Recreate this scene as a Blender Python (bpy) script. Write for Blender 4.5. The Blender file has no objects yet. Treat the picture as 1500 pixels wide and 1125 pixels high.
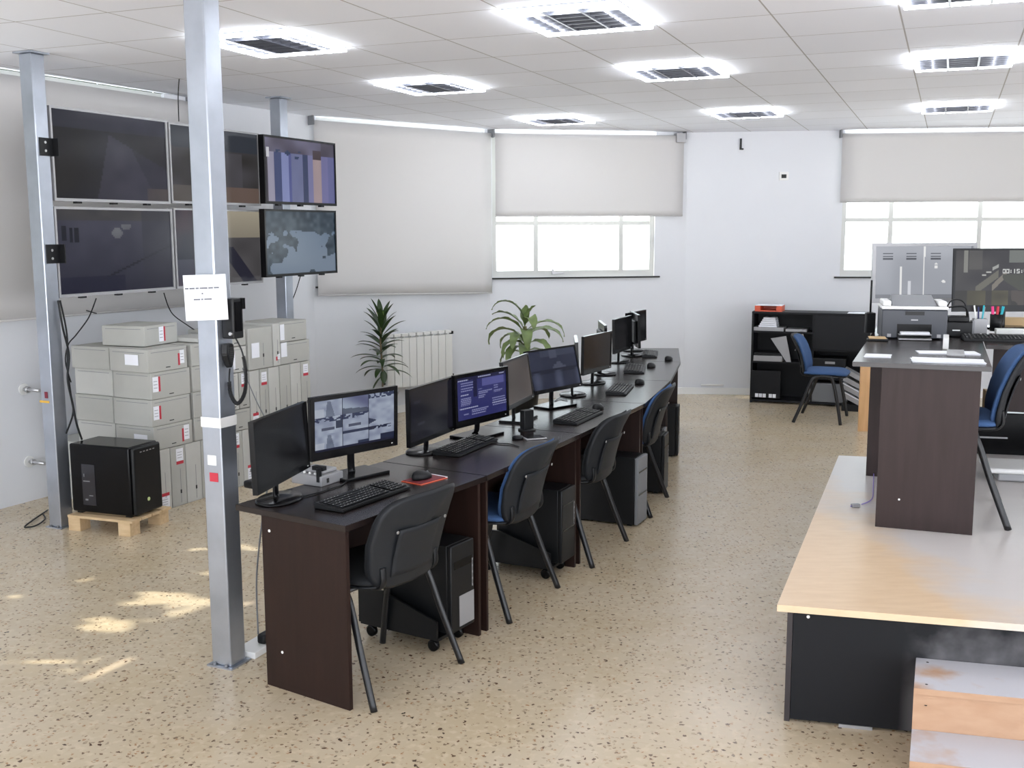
import bpy, bmesh, math, random
from mathutils import Vector, Matrix
C = bpy.context.scene.collection
R = math.radians
random.seed(7)

# ------------------------------------------------------------------ camera, sky, sun, exposure
FPX, PITCH, ROLL, CAMZ = 1573.1, R(8.123), R(-0.212), 1.85
cd = bpy.data.cameras.new('camera'); cam = bpy.data.objects.new('camera', cd); C.objects.link(cam)
cd.sensor_width = 36; cd.lens = FPX * 36 / 1500; cd.clip_start = .05; cd.clip_end = 200
cam.matrix_world = Matrix.Translation((0, 0, CAMZ)) @ Matrix.Rotation(math.pi/2 - PITCH, 4, 'X') @ Matrix.Rotation(ROLL, 4, 'Z')
sc = bpy.context.scene; sc.camera = cam
vs = sc.view_settings; vs.view_transform = 'Standard'; vs.look = 'None'; vs.gamma = 1; vs.exposure = 1.10
w = bpy.data.worlds.new('sky'); sc.world = w; w.use_nodes = True
bg = w.node_tree.nodes['Background']; bg.inputs[0].default_value = (.91, .96, 1, 1); bg.inputs[1].default_value = 2.05
_n = w.node_tree.nodes; _l = w.node_tree.links   # bright pale ground added below the horizon to light the ceiling, softer sky above
_t = _n.new('ShaderNodeTexCoord'); _s = _n.new('ShaderNodeSeparateXYZ'); _m = _n.new('ShaderNodeMapRange'); _x = _n.new('ShaderNodeMix'); _x.data_type = 'RGBA'
_m.inputs[1].default_value = -.08; _m.inputs[2].default_value = .12; _l.new(_t.outputs['Generated'], _s.inputs[0]); _l.new(_s.outputs[2], _m.inputs[0]); _l.new(_m.outputs[0], _x.inputs[0])
_x.inputs[6].default_value = (1.7, 1.72, 1.8, 1); _x.inputs[7].default_value = (.74, .80, .88, 1); _l.new(_x.outputs[2], bg.inputs[0])
sd = bpy.data.lights.new('sun', 'SUN'); sd.energy = 3.6; sd.angle = R(.6); sd.color = (1, .93, .82)
SUNH, SUNE = R(-1.5), R(44)
sun = bpy.data.objects.new('sun', sd); C.objects.link(sun)
SDIR = Vector((math.cos(SUNH)*math.cos(SUNE), math.sin(SUNH)*math.cos(SUNE), -math.sin(SUNE)))
sun.rotation_euler = SDIR.to_track_quat('-Z', 'Y').to_euler(); sun.location = (-8, 6, 6)

# ------------------------------------------------------------------ measuring helpers: photo pixel -> point on a real plane
def ray(x, y):
    X = (x-750)/FPX; Y = (y-562.5)/FPX
    c, s = math.cos(-ROLL), math.sin(-ROLL); X, Y = c*X-s*Y, s*X+c*Y
    return Vector((X, math.cos(PITCH)-Y*math.sin(PITCH), -Y*math.cos(PITCH)-math.sin(PITCH)))
def at(x, y, z):
    d = ray(x, y); t = (z-CAMZ)/d.z; return Vector((d.x*t, d.y*t, z))
def onw(x, y, a, b):
    d = ray(x, y); nx, ny = -(b[1]-a[1]), b[0]-a[0]; t = (a[0]*nx+a[1]*ny)/(d.x*nx+d.y*ny)
    return Vector((d.x*t, d.y*t, CAMZ+d.z*t))
def D(a): return Vector((math.cos(R(a)), math.sin(R(a)), 0))

# ------------------------------------------------------------------ object helpers
def tag(o, label, cat, group=None):
    o['label'] = label; o['category'] = cat
    if group: o['group'] = group
    return o
def thing(name, label, cat, loc=(0, 0, 0), rz=0, group=None):
    o = bpy.data.objects.new(name, None); C.objects.link(o); o.empty_display_size = .1
    o.location = loc; o.rotation_euler = (0, 0, rz); return tag(o, label, cat, group)
class MB:
    def __init__(s): s.b = bmesh.new()
    def verts(s, vs_, faces, smooth=False):
        v = [s.b.verts.new(p) for p in vs_]
        for f in faces:
            try: fc = s.b.faces.new([v[i] for i in f]); fc.smooth = smooth
            except ValueError: pass
        return s
    def box(s, x0, x1, y0, y1, z0, z1, bev=0, mat=None):
        p = [(x, y, z) for z in (z0, z1) for x, y in ((x0, y0), (x1, y0), (x1, y1), (x0, y1))]
        if mat: p = [mat @ Vector(q) for q in p]
        n0 = len(s.b.faces)
        s.verts(p, [(3, 2, 1, 0), (4, 5, 6, 7), (0, 1, 5, 4), (1, 2, 6, 5), (2, 3, 7, 6), (3, 0, 4, 7)])
        if bev:
            s.b.faces.ensure_lookup_table(); fs = s.b.faces[n0:]
            es = {e for f in fs for e in f.edges}
            r = bmesh.ops.bevel(s.b, geom=list(es), offset=bev, segments=3, affect='EDGES', profile=.5)
            for f in r['faces']: f.smooth = True
        return s
    def prism(s, poly, z0, z1, bev=0):
        n = len(poly); v = [(p[0], p[1], z0) for p in poly]+[(p[0], p[1], z1) for p in poly]
        n0 = len(s.b.faces)
        s.verts(v, [tuple(range(n))[::-1], tuple(range(n, 2*n))]+[(i, (i+1) % n, n+(i+1) % n, n+i) for i in range(n)])
        if bev:
            s.b.faces.ensure_lookup_table(); es = {e for f in s.b.faces[n0:] for e in f.edges}
            bmesh.ops.bevel(s.b, geom=list(es), offset=bev, segments=2, affect='EDGES')
        return s
    def tube(s, pts, r, n=10, flat=1.0, cap=True):
        pts = [Vector(p) for p in pts]; rings = []
        up0 = None
        for i, p in enumerate(pts):
            d = (pts[min(i+1, len(pts)-1)]-pts[max(i-1, 0)]).normalized()
            if up0 is None: up0 = Vector((0, 0, 1)) if abs(d.z) < .9 else Vector((0, 1, 0))
            sd_ = d.cross(up0).normalized(); up = sd_.cross(d).normalized(); up0 = up
            rr = r[i] if isinstance(r, (list, tuple)) else r
            rings.append([s.b.verts.new(p+sd_*(rr*math.cos(2*math.pi*k/n))+up*(rr*flat*math.sin(2*math.pi*k/n))) for k in range(n)])
        for a, b in zip(rings, rings[1:]):
            for k in range(n):
                f = s.b.faces.new((a[k], a[(k+1) % n], b[(k+1) % n], b[k])); f.smooth = True
        if cap: s.b.faces.new(rings[0][::-1]); s.b.faces.new(rings[-1])
        return s
    def lathe(s, prof, c=(0, 0, 0), n=28, sx=1, sy=1):
        rings = [[s.b.verts.new((c[0]+r*sx*math.cos(2*math.pi*k/n), c[1]+r*sy*math.sin(2*math.pi*k/n), c[2]+z)) for k in range(n)] for r, z in prof]
        for a, b in zip(rings, rings[1:]):
            for k in range(n):
                f = s.b.faces.new((a[k], a[(k+1) % n], b[(k+1) % n], b[k])); f.smooth = True
        s.b.faces.new(rings[0][::-1]); s.b.faces.new(rings[-1]); return s
    def grid(s, fn, nu, nv, smooth=True, thick=0):
        """surface fn(u,v)->Vector, optional thickness along normals"""
        P = [[Vector(fn(i/nu, j/nv)) for j in range(nv+1)] for i in range(nu+1)]
        V = [[s.b.verts.new(p) for p in r] for r in P]
        for i in range(nu):
            for j in range(nv):
                f = s.b.faces.new((V[i][j], V[i+1][j], V[i+1][j+1], V[i][j+1])); f.smooth = smooth
        if thick:
            W = [[None]*(nv+1) for _ in range(nu+1)]
            for i in range(nu+1):
                for j in range(nv+1):
                    a = P[min(i+1, nu)][j]-P[max(i-1, 0)][j]; b = P[i][min(j+1, nv)]-P[i][max(j-1, 0)]
                    nn = a.cross(b); nn = nn.normalized() if nn.length > 1e-9 else Vector((0, 0, 1))
                    W[i][j] = s.b.verts.new(P[i][j]-nn*thick)
            for i in range(nu):
                for j in range(nv):
                    f = s.b.faces.new((W[i][j+1], W[i+1][j+1], W[i+1][j], W[i][j])); f.smooth = smooth
            for i in range(nu):
                s.b.faces.new((V[i+1][0], V[i][0], W[i][0], W[i+1][0])); s.b.faces.new((V[i][nv], V[i+1][nv], W[i+1][nv], W[i][nv]))
            for j in range(nv):
                s.b.faces.new((V[0][j], V[0][j+1], W[0][j+1], W[0][j])); s.b.faces.new((V[nu][j+1], V[nu][j], W[nu][j], W[nu][j+1]))
        return s
    def build(s, name, mat, parent=None, label=None, loc=None, rot=None, sub=0, fix=True):
        if fix: bmesh.ops.recalc_face_normals(s.b, faces=s.b.faces)
        me = bpy.data.meshes.new(name); s.b.to_mesh(me); s.b.free(); me.materials.append(mat)
        o = bpy.data.objects.new(name, me); C.objects.link(o)
        if parent: o.parent = parent
        if label: o['label'] = label
        if loc is not None: o.location = loc
        if rot is not None: o.rotation_euler = rot
        if sub:
            m = o.modifiers.new('s', 'SUBSURF'); m.levels = sub; m.render_levels = sub
        return o
def struct(o): o['kind'] = 'structure'; return o
def spline(pts, n=8):
    P = [Vector(p) for p in pts]; out = []
    for i in range(len(P)-1):
        a, b, c, d = P[max(i-1, 0)], P[i], P[i+1], P[min(i+2, len(P)-1)]
        for k in range(n):
            t = k/n; out.append(.5*((2*b)+(c-a)*t+(2*a-5*b+4*c-d)*t*t+(3*b-a-3*c+d)*t**3))
    out.append(P[-1]); return out
def copy_thing(o):
    c = o.copy(); C.objects.link(c)
    for ch in list(o.children):
        k = ch.copy(); C.objects.link(k); k.parent = c
        for g in list(ch.children):
            q = g.copy(); C.objects.link(q); q.parent = k
    return c

# ------------------------------------------------------------------ materials
def lin(c):
    f = lambda u: (u/255/12.92) if u/255 <= .04045 else ((u/255+.055)/1.055)**2.4
    return (f(c[0]), f(c[1]), f(c[2]), 1)
def mat(name, col, rough=.5, metal=0, spec=.5, noise=0, nscale=8, bump=0, bscale=60, coat=0, trans=0):
    m = bpy.data.materials.new(name); m.use_nodes = True; nt = m.node_tree; p = nt.nodes['Principled BSDF']
    p.inputs['Base Color'].default_value = lin(col); p.inputs['Roughness'].default_value = rough
    p.inputs['Metallic'].default_value = metal; p.inputs['Specular IOR Level'].default_value = spec
    p.inputs['Coat Weight'].default_value = coat
    if noise or bump:
        tc = nt.nodes.new('ShaderNodeTexCoord')
    if noise:
        n = nt.nodes.new('ShaderNodeTexNoise'); n.inputs['Scale'].default_value = nscale; n.inputs['Detail'].default_value = 4
        nt.links.new(tc.outputs['Object'], n.inputs['Vector'])
        mp = nt.nodes.new('ShaderNodeMapRange'); mp.inputs[1].default_value = .3; mp.inputs[2].default_value = .7
        mp.inputs[3].default_value = 1-noise; mp.inputs[4].default_value = 1+noise
        nt.links.new(n.outputs[0], mp.inputs[0])
        mx = nt.nodes.new('ShaderNodeVectorMath'); mx.operation = 'SCALE'; mx.inputs[0].default_value = lin(col)[:3]
        nt.links.new(mp.outputs[0], mx.inputs['Scale']); nt.links.new(mx.outputs[0], p.inputs['Base Color'])
    if bump:
        n2 = nt.nodes.new('ShaderNodeTexNoise'); n2.inputs['Scale'].default_value = bscale
        nt.links.new(tc.outputs['Object'], n2.inputs['Vector'])
        b = nt.nodes.new('ShaderNodeBump'); b.inputs['Strength'].default_value = bump; b.inputs['Distance'].default_value = .01
        nt.links.new(n2.outputs[0], b.inputs['Height']); nt.links.new(b.outputs[0], p.inputs['Normal'])
    return m
def wood(name, c1, c2, rough, scale=(14, 1.2, 14), coat=0, axis='Y'):
    m = mat(name, c1, rough, spec=.5 if 'top' in name or 'beech' in name else .25); nt = m.node_tree; p = nt.nodes['Principled BSDF']
    tc = nt.nodes.new('ShaderNodeTexCoord'); mp = nt.nodes.new('ShaderNodeMapping'); mp.inputs['Scale'].default_value = scale
    n = nt.nodes.new('ShaderNodeTexNoise'); n.inputs['Scale'].default_value = 3; n.inputs['Detail'].default_value = 6
    r = nt.nodes.new('ShaderNodeValToRGB'); r.color_ramp.elements[0].position = .3; r.color_ramp.elements[1].position = .72
    r.color_ramp.elements[0].color = lin(c2); r.color_ramp.elements[1].color = lin(c1)
    nt.links.new(tc.outputs['Object'], mp.inputs[0]); nt.links.new(mp.outputs[0], n.inputs[0]); nt.links.new(n.outputs[0], r.inputs[0])
    nt.links.new(r.outputs[0], p.inputs['Base Color']); p.inputs['Coat Weight'].default_value = coat
    return m
M = {}
M['wall'] = mat('wall_paint', (218, 220, 224), .75, noise=.012, nscale=2, bump=.03, bscale=120)
M['white'] = mat('white_plastic', (232, 232, 230), .4)
M['pvc'] = mat('white_window_profile', (200, 201, 197), .35)
M['radiator'] = mat('radiator_enamel', (228, 228, 224), .3)
M['wenge'] = wood('wenge_laminate', (43, 28, 24), (34, 22, 19), .42, (10, 10, 1.2))
M['wengetop'] = wood('wenge_top', (32, 24, 23), (30, 23, 22), .25, (.8, 2, 2))
M['wenge2'] = wood('walnut_panel', (54, 41, 40), (45, 34, 32), .45, (10, 10, 1.2))
M['blackpl'] = mat('black_plastic', (18, 19, 21), .42, spec=.3, bump=.05, bscale=300)
M['chairpl'] = mat('charcoal_plastic', (33, 35, 38), .5, spec=.25, bump=.08, bscale=400)
M['glossblack'] = mat('gloss_black', (10, 10, 12), .2, spec=.2)
M['blackmetal'] = mat('black_tube', (22, 22, 24), .35)
M['fabric'] = mat('blue_fabric', (58, 88, 132), .9, noise=.06, nscale=200, bump=.2, bscale=700)
M['fabricblk'] = mat('black_fabric', (24, 26, 29), .9, bump=.2, bscale=700)
M['post'] = mat('galvanised_steel', (178, 184, 194), .33, metal=.85, noise=.12, nscale=5)
M['silver'] = mat('silver_bezel', (158, 158, 160), .4, metal=.3)
M['grey'] = mat('grey_plastic', (120, 122, 126), .45)
M['greybox'] = mat('grey_box_card', (178, 178, 172), .75, noise=.03, nscale=6)
M['greybox2'] = mat('light_grey_box_card', (192, 192, 187), .7, noise=.03, nscale=6)
M['gap'] = mat('dark_slot', (38, 38, 38), .7)
M['red'] = mat('red_print', (190, 50, 66), .6)
M['paper'] = mat('paper', (238, 240, 246), .7)
M['ink'] = mat('ink', (110, 112, 120), .8)
M['orange'] = mat('orange_plastic', (214, 92, 62), .45)
M['beech'] = wood('beech_edge', (222, 178, 128), (206, 160, 110), .4, (10, 10, 1.2))
M['pine'] = wood('pine_wood', (216, 190, 152), (196, 168, 130), .6, (3, 14, 14))
M['alu'] = mat('brushed_aluminium', (190, 190, 192), .3, metal=.8)
M['leaf'] = mat('dracaena_leaf', (46, 68, 30), .4, noise=.25, nscale=9)
M['leaf2'] = mat('striped_leaf', (112, 130, 78), .45, noise=.25, nscale=12)
M['stem'] = mat('plant_stem', (120, 120, 70), .6)
M['bark'] = mat('cane_bark', (120, 104, 80), .8, noise=.2, nscale=30)
M['soil'] = mat('soil', (60, 46, 36), .95)
M['pink'] = mat('pink_plastic', (230, 60, 130), .4)
M['teal'] = mat('teal_plastic', (40, 170, 185), .4)
M['purple'] = mat('lilac_cable', (140, 120, 190), .5)
M['led'] = mat('pale_sticker', (200, 215, 150), .4)
M['cream'] = mat('cream_pack', (205, 175, 130), .6)
M['navy'] = mat('navy_plastic', (36, 44, 92), .4)
M['stepw'] = None
def blind_mat():
    m = bpy.data.materials.new('blind_fabric'); m.use_nodes = True; nt = m.node_tree; nt.nodes.clear()
    o = nt.nodes.new('ShaderNodeOutputMaterial'); d = nt.nodes.new('ShaderNodeBsdfDiffuse'); t = nt.nodes.new('ShaderNodeBsdfTranslucent')
    d.inputs[0].default_value = lin((213, 211, 210)); t.inputs[0].default_value = lin((222, 220, 212))
    mx = nt.nodes.new('ShaderNodeMixShader'); mx.inputs[0].default_value = .13
    nt.links.new(d.outputs[0], mx.inputs[1]); nt.links.new(t.outputs[0], mx.inputs[2]); nt.links.new(mx.outputs[0], o.inputs[0]); return m
M['blind'] = blind_mat()
def emit(name, col, st):
    m = bpy.data.materials.new(name); m.use_nodes = True; nt = m.node_tree; p = nt.nodes['Principled BSDF']
    p.inputs['Base Color'].default_value = (.8, .8, .8, 1); p.inputs['Emission Color'].default_value = lin(col); p.inputs['Emission Strength'].default_value = st
    return m
M['ledtube'] = emit('lamp_strip', (244, 249, 255), 13)
M['tube'] = emit('lamp_tube', (250, 252, 255), 7)
M['louvre'] = mat('louvre_aluminium', (120, 122, 130), .3, metal=.7)
def screen_mat():
    m = bpy.data.materials.new('screen_glass'); m.use_nodes = True; nt = m.node_tree; p = nt.nodes['Principled BSDF']
    p.inputs['Base Color'].default_value = lin((9, 9, 11)); p.inputs['Roughness'].default_value = .16; p.inputs['Specular IOR Level'].default_value = .16
    a = nt.nodes.new('ShaderNodeVertexColor'); a.layer_name = 'Col'
    nt.links.new(a.outputs[0], p.inputs['Emission Color']); p.inputs['Emission Strength'].default_value = .36
    return m
M['screen'] = screen_mat()
def floor_mat():
    m = mat('terrazzo', (192, 174, 148), .14); nt = m.node_tree; p = nt.nodes['Principled BSDF']; L = nt.links.new; N = nt.nodes.new
    tc = N('ShaderNodeTexCoord')
    # broad tone and slab pattern
    rot = N('ShaderNodeMapping'); rot.inputs['Rotation'].default_value = (0, 0, R(22)); L(tc.outputs['Object'], rot.inputs[0])
    br = N('ShaderNodeTexBrick'); br.offset = 0; br.inputs['Scale'].default_value = 1; br.inputs['Mortar Size'].default_value = .0025; br.inputs['Mortar Smooth'].default_value = .3
    br.inputs['Brick Width'].default_value = .6; br.inputs['Row Height'].default_value = .6
    br.inputs['Color1'].default_value = lin((192, 176, 150)); br.inputs['Color2'].default_value = lin((184, 168, 142)); br.inputs['Mortar'].default_value = lin((172, 155, 130))
    L(rot.outputs[0], br.inputs['Vector'])
    n1 = N('ShaderNodeTexNoise'); n1.inputs['Scale'].default_value = 2.2; n1.inputs['Detail'].default_value = 6; L(tc.outputs['Object'], n1.inputs['Vector'])
    r1 = N('ShaderNodeValToRGB'); r1.color_ramp.elements[0].position = .35; r1.color_ramp.elements[1].position = .65
    r1.color_ramp.elements[0].color = lin((196, 178, 148)); r1.color_ramp.elements[1].color = lin((204, 190, 168)); L(n1.outputs[0], r1.inputs[0])
    mx = N('ShaderNodeMix'); mx.data_type = 'RGBA'; mx.inputs[0].default_value = .5; L(br.outputs[0], mx.inputs[6]); L(r1.outputs[0], mx.inputs[7])
    n3 = N('ShaderNodeTexNoise'); n3.inputs['Scale'].default_value = 26; n3.inputs['Detail'].default_value = 5; L(tc.outputs['Object'], n3.inputs['Vector'])
    r3 = N('ShaderNodeValToRGB'); r3.color_ramp.elements[0].position = .52; r3.color_ramp.elements[1].position = .66
    r3.color_ramp.elements[0].color = (0, 0, 0, 1); r3.color_ramp.elements[1].color = (.45, .45, .45, 1); L(n3.outputs[0], r3.inputs[0])
    mx3 = N('ShaderNodeMix'); mx3.data_type = 'RGBA'; L(r3.outputs[0], mx3.inputs[0]); L(mx.outputs[2], mx3.inputs[6]); mx3.inputs[7].default_value = lin((214, 198, 172))
    last = mx3.outputs[2]
    for sc_, th, dens, col in ((34, .22, .26, (84, 62, 48)), (58, .26, .16, (104, 78, 58)), (24, .13, .16, (66, 50, 42)), (44, .22, .2, (160, 124, 92))):
        # warp the cells so that chips are irregular
        nw = N('ShaderNodeTexNoise'); nw.inputs['Scale'].default_value = sc_*1.6; L(tc.outputs['Object'], nw.inputs['Vector'])
        ad = N('ShaderNodeVectorMath'); ad.operation = 'MULTIPLY_ADD'; ad.inputs[1].default_value = (.03, .03, 0); L(nw.outputs['Color'], ad.inputs[0]); L(tc.outputs['Object'], ad.inputs[2])
        v = N('ShaderNodeTexVoronoi'); v.inputs['Scale'].default_value = sc_; v.voronoi_dimensions = '2D'; L(ad.outputs[0], v.inputs['Vector'])
        a = N('ShaderNodeMath'); a.operation = 'LESS_THAN'; a.inputs[1].default_value = th; L(v.outputs['Distance'], a.inputs[0])
        sp = N('ShaderNodeSeparateColor'); L(v.outputs['Color'], sp.inputs[0])
        b = N('ShaderNodeMath'); b.operation = 'LESS_THAN'; b.inputs[1].default_value = dens; L(sp.outputs[0], b.inputs[0])
        c = N('ShaderNodeMath'); c.operation = 'MULTIPLY'; L(a.outputs[0], c.inputs[0]); L(b.outputs[0], c.inputs[1])
        c2 = N('ShaderNodeMath'); c2.operation = 'MULTIPLY'; L(c.outputs[0], c2.inputs[0]); L(sp.outputs[1], c2.inputs[1])
        q = N('ShaderNodeMix'); q.data_type = 'RGBA'; L(c2.outputs[0], q.inputs[0]); L(last, q.inputs[6]); q.inputs[7].default_value = lin(col); last = q.outputs[2]
    L(last, p.inputs['Base Color'])
    n4 = N('ShaderNodeTexNoise'); n4.inputs['Scale'].default_value = 1.3; n4.inputs['Detail'].default_value = 5; L(tc.outputs['Object'], n4.inputs['Vector'])
    m4 = N('ShaderNodeMapRange'); m4.inputs[3].default_value = .2; m4.inputs[4].default_value = .30; L(n4.outputs[0], m4.inputs[0]); L(m4.outputs[0], p.inputs['Roughness'])
    return m
def ceil_mat():
    m = mat('mineral_tiles', (244, 243, 245), .8); nt = m.node_tree; p = nt.nodes['Principled BSDF']; L = nt.links.new; N = nt.nodes.new
    tc = N('ShaderNodeTexCoord'); mp = N('ShaderNodeMapping'); mp.vector_type = 'POINT'
    mp.inputs['Rotation'].default_value = (0, 0, R(22.08)); mp.inputs['Location'].default_value = (.30-.6+1.79+1.2, -5.335+.335+6.7, 0)
    L(tc.outputs['Object'], mp.inputs[0])
    br = N('ShaderNodeTexBrick'); br.offset = 0; br.inputs['Scale'].default_value = 1; br.inputs['Mortar Size'].default_value = .0045; br.inputs['Mortar Smooth'].default_value = .1
    br.inputs['Brick Width'].default_value = .6; br.inputs['Row Height'].default_value = .67; br.inputs['Bias'].default_value = 0
    br.inputs['Color1'].default_value = lin((241, 243, 250)); br.inputs['Color2'].default_value = lin((235, 237, 244)); br.inputs['Mortar'].default_value = lin((176, 173, 172))
    L(mp.outputs[0], br.inputs['Vector']); L(br.outputs[0], p.inputs['Base Color'])
    b = N('ShaderNodeBump'); b.inputs['Strength'].default_value = .5; b.inputs['Distance'].default_value = .01; b.invert = True
    L(br.outputs['Fac'], b.inputs['Height']); L(b.outputs[0], p.inputs['Normal']); return m
def platform_mat():
    m = wood('beech_board', (226, 200, 168), (216, 188, 154), .3, (2.5, 10, 10)); nt = m.node_tree; p = nt.nodes['Principled BSDF']; L = nt.links.new; N = nt.nodes.new
    src = p.inputs['Base Color'].links[0].from_socket
    tc = N('ShaderNodeTexCoord'); sx = N('ShaderNodeSeparateXYZ'); L(tc.outputs['Object'], sx.inputs[0])
    n = N('ShaderNodeTexNoise'); n.inputs['Scale'].default_value = 2.6; n.inputs['Detail'].default_value = 5; L(tc.outputs['Object'], n.inputs['Vector'])
    a = N('ShaderNodeMath'); a.operation = 'MULTIPLY_ADD'; a.inputs[1].default_value = 1.1; L(n.outputs[0], a.inputs[0]); L(sx.outputs[0], a.inputs[2])
    mr = N('ShaderNodeMapRange'); mr.inputs[1].default_value = 1.05; mr.inputs[2].default_value = 1.45; mr.inputs[4].default_value = .8; L(a.outputs[0], mr.inputs[0])
    q = N('ShaderNodeMix'); q.data_type = 'RGBA'; L(mr.outputs[0], q.inputs[0]); L(src, q.inputs[6]); q.inputs[7].default_value = lin((205, 205, 208)); L(q.outputs[2], p.inputs['Base Color'])  # pale dust and reflection both mixed into the board's right part
    return m
def step_mat():
    m = wood('painted_pine', (188, 154, 126), (178, 142, 114), .5, (2.5, 10, 10)); nt = m.node_tree; p = nt.nodes['Principled BSDF']; L = nt.links.new; N = nt.nodes.new
    src = p.inputs['Base Color'].links[0].from_socket
    tc = N('ShaderNodeTexCoord'); n = N('ShaderNodeTexNoise'); n.inputs['Scale'].default_value = 3.2; n.inputs['Detail'].default_value = 5; L(tc.outputs['Object'], n.inputs['Vector'])
    g = N('ShaderNodeNewGeometry'); s = N('ShaderNodeSeparateXYZ'); L(g.outputs['Normal'], s.inputs[0])
    mr = N('ShaderNodeMapRange'); mr.inputs[1].default_value = .34; mr.inputs[2].default_value = .46; L(n.outputs[0], mr.inputs[0])
    k = N('ShaderNodeMath'); k.operation = 'MULTIPLY'; L(mr.outputs[0], k.inputs[0]); L(s.outputs[2], k.inputs[1]); k.use_clamp = True
    q = N('ShaderNodeMix'); q.data_type = 'RGBA'; L(k.outputs[0], q.inputs[0]); L(src, q.inputs[6]); q.inputs[7].default_value = lin((190, 190, 196)); L(q.outputs[2], p.inputs['Base Color'])
    return m
def dusty_black():
    m = mat('black_board', (25, 26, 29), .55, spec=.2); nt = m.node_tree; p = nt.nodes['Principled BSDF']; L = nt.links.new; N = nt.nodes.new
    tc = N('ShaderNodeTexCoord'); n = N('ShaderNodeTexNoise'); n.inputs['Scale'].default_value = 3; n.inputs['Detail'].default_value = 5; L(tc.outputs['Object'], n.inputs['Vector'])
    s = N('ShaderNodeSeparateXYZ'); L(tc.outputs['Object'], s.inputs[0])
    mr0 = N('ShaderNodeMapRange'); mr0.inputs[1].default_value = .44; mr0.inputs[2].default_value = .52; L(s.outputs[0], mr0.inputs[0])
    mr = N('ShaderNodeMapRange'); mr.inputs[1].default_value = .38; mr.inputs[2].default_value = .62; mr.inputs[4].default_value = .5; L(n.outputs[0], mr.inputs[0])
    k = N('ShaderNodeMath'); k.operation = 'MULTIPLY'; L(mr.outputs[0], k.inputs[0]); L(mr0.outputs[0], k.inputs[1])
    q = N('ShaderNodeMix'); q.data_type = 'RGBA'; L(k.outputs[0], q.inputs[0]); q.inputs[6].default_value = lin((25, 26, 29)); q.inputs[7].default_value = lin((150, 148, 150)); L(q.outputs[2], p.inputs['Base Color'])
    return m
def glass_mat():
    m = bpy.data.materials.new('window_glass'); m.use_nodes = True; nt = m.node_tree; nt.nodes.clear()
    o = nt.nodes.new('ShaderNodeOutputMaterial'); g = nt.nodes.new('ShaderNodeBsdfGlossy'); t = nt.nodes.new('ShaderNodeBsdfTransparent')
    t.inputs[0].default_value = (.96, .98, .96, 1); g.inputs['Roughness'].default_value = .02
    mx = nt.nodes.new('ShaderNodeMixShader'); mx.inputs[0].default_value = .05
    nt.links.new(t.outputs[0], mx.inputs[1]); nt.links.new(g.outputs[0], mx.inputs[2]); nt.links.new(mx.outputs[0], o.inputs[0]); return m
M['glass'] = glass_mat()
M['stepw'] = step_mat()

# ------------------------------------------------------------------ room shell
CH = 2.917
W0, W1, W2, W3 = Vector((-3.462, 7.064, 0)), Vector((-1.89, 10.282, 0)), Vector((-0.237, 11.717, 0)), Vector((1.95, 12.12, 0))
lw = (W1-W0).normalized(); WB = W0-lw*10.6           # left wall runs on behind the camera
W4 = W3+(Vector((5.46, 11.72, 0))-W3).normalized()*6.2
WR = Vector((W4.x, -2.6, 0))
fl = MB(); rp = [WB, W0, W1, W2, W3, W4, WR]
fl.prism([p+Vector((0, 0, 0)) for p in rp], -.1, 0); struct(fl.build('floor', floor_mat()))
ce = MB(); ce.prism(rp, CH, CH+.08); struct(ce.build('ceiling', ceil_mat()))
def wall(name, a, b, ops, ext0=0, ext1=0):
    d = (b-a).normalized(); n = Vector((-d.y, d.x, 0)); L = (b-a).length; m = MB()
    T = Matrix(((d.x, n.x, 0, a.x), (d.y, n.y, 0, a.y), (0, 0, 1, 0), (0, 0, 0, 1)))
    s = -ext0
    for (s0, s1, z0, z1) in sorted(ops):
        m.box(s, s0, 0, .1, 0, CH, mat=T)
        m.box(s0, s1, 0, .1, 0, z0, mat=T)
        if z1 < CH: m.box(s0, s1, 0, .1, z1, CH, mat=T)
        s = s1
    m.box(s, L+ext1, 0, .1, 0, CH, mat=T)
    struct(m.build(name, M['wall'])); return T
def along(T, p): return (T.inverted() @ p).x
# direction a->b keeps the room on the right-hand side, thickness goes outside
Lw = (W1-WB).length
T1 = wall('wall_left', WB, W1, [(2.2, 5.6, 1.33, CH), (6.5, Lw-1.86, 1.33, CH)], ext1=.02)
T2 = wall('wall_back_left', W1, W2, [(.08, (W2-W1).length-.06, 1.33, CH)])
wx1 = along(T2, W2)
l3 = (W3-W2).length
T3 = wall('wall_back', W2, W3, [(.03, 1.86, 1.345, CH)])
T4 = wall('wall_back_right', W3, W4, [(1.69, 5.2, 1.335, CH)])
T5 = wall('wall_right', W4, WR, [(6.2, 11.6, .7, 2.8)])  # unseen window opening added here to bring more light to the ceiling
for k_, (a_, b_) in enumerate(((6.2, 11.6),)):
    m = MB(); m.box(a_, a_+.05, .03, .08, .7, 2.8, mat=T5); m.box(b_-.05, b_, .03, .08, .7, 2.8, mat=T5); m.box(a_+.05, b_-.05, .03, .08, .7, .76, mat=T5); m.box(a_+.05, b_-.05, .03, .08, 2.74, 2.8, mat=T5); struct(m.build('window_%d' % (6+k_), M['pvc']))
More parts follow.
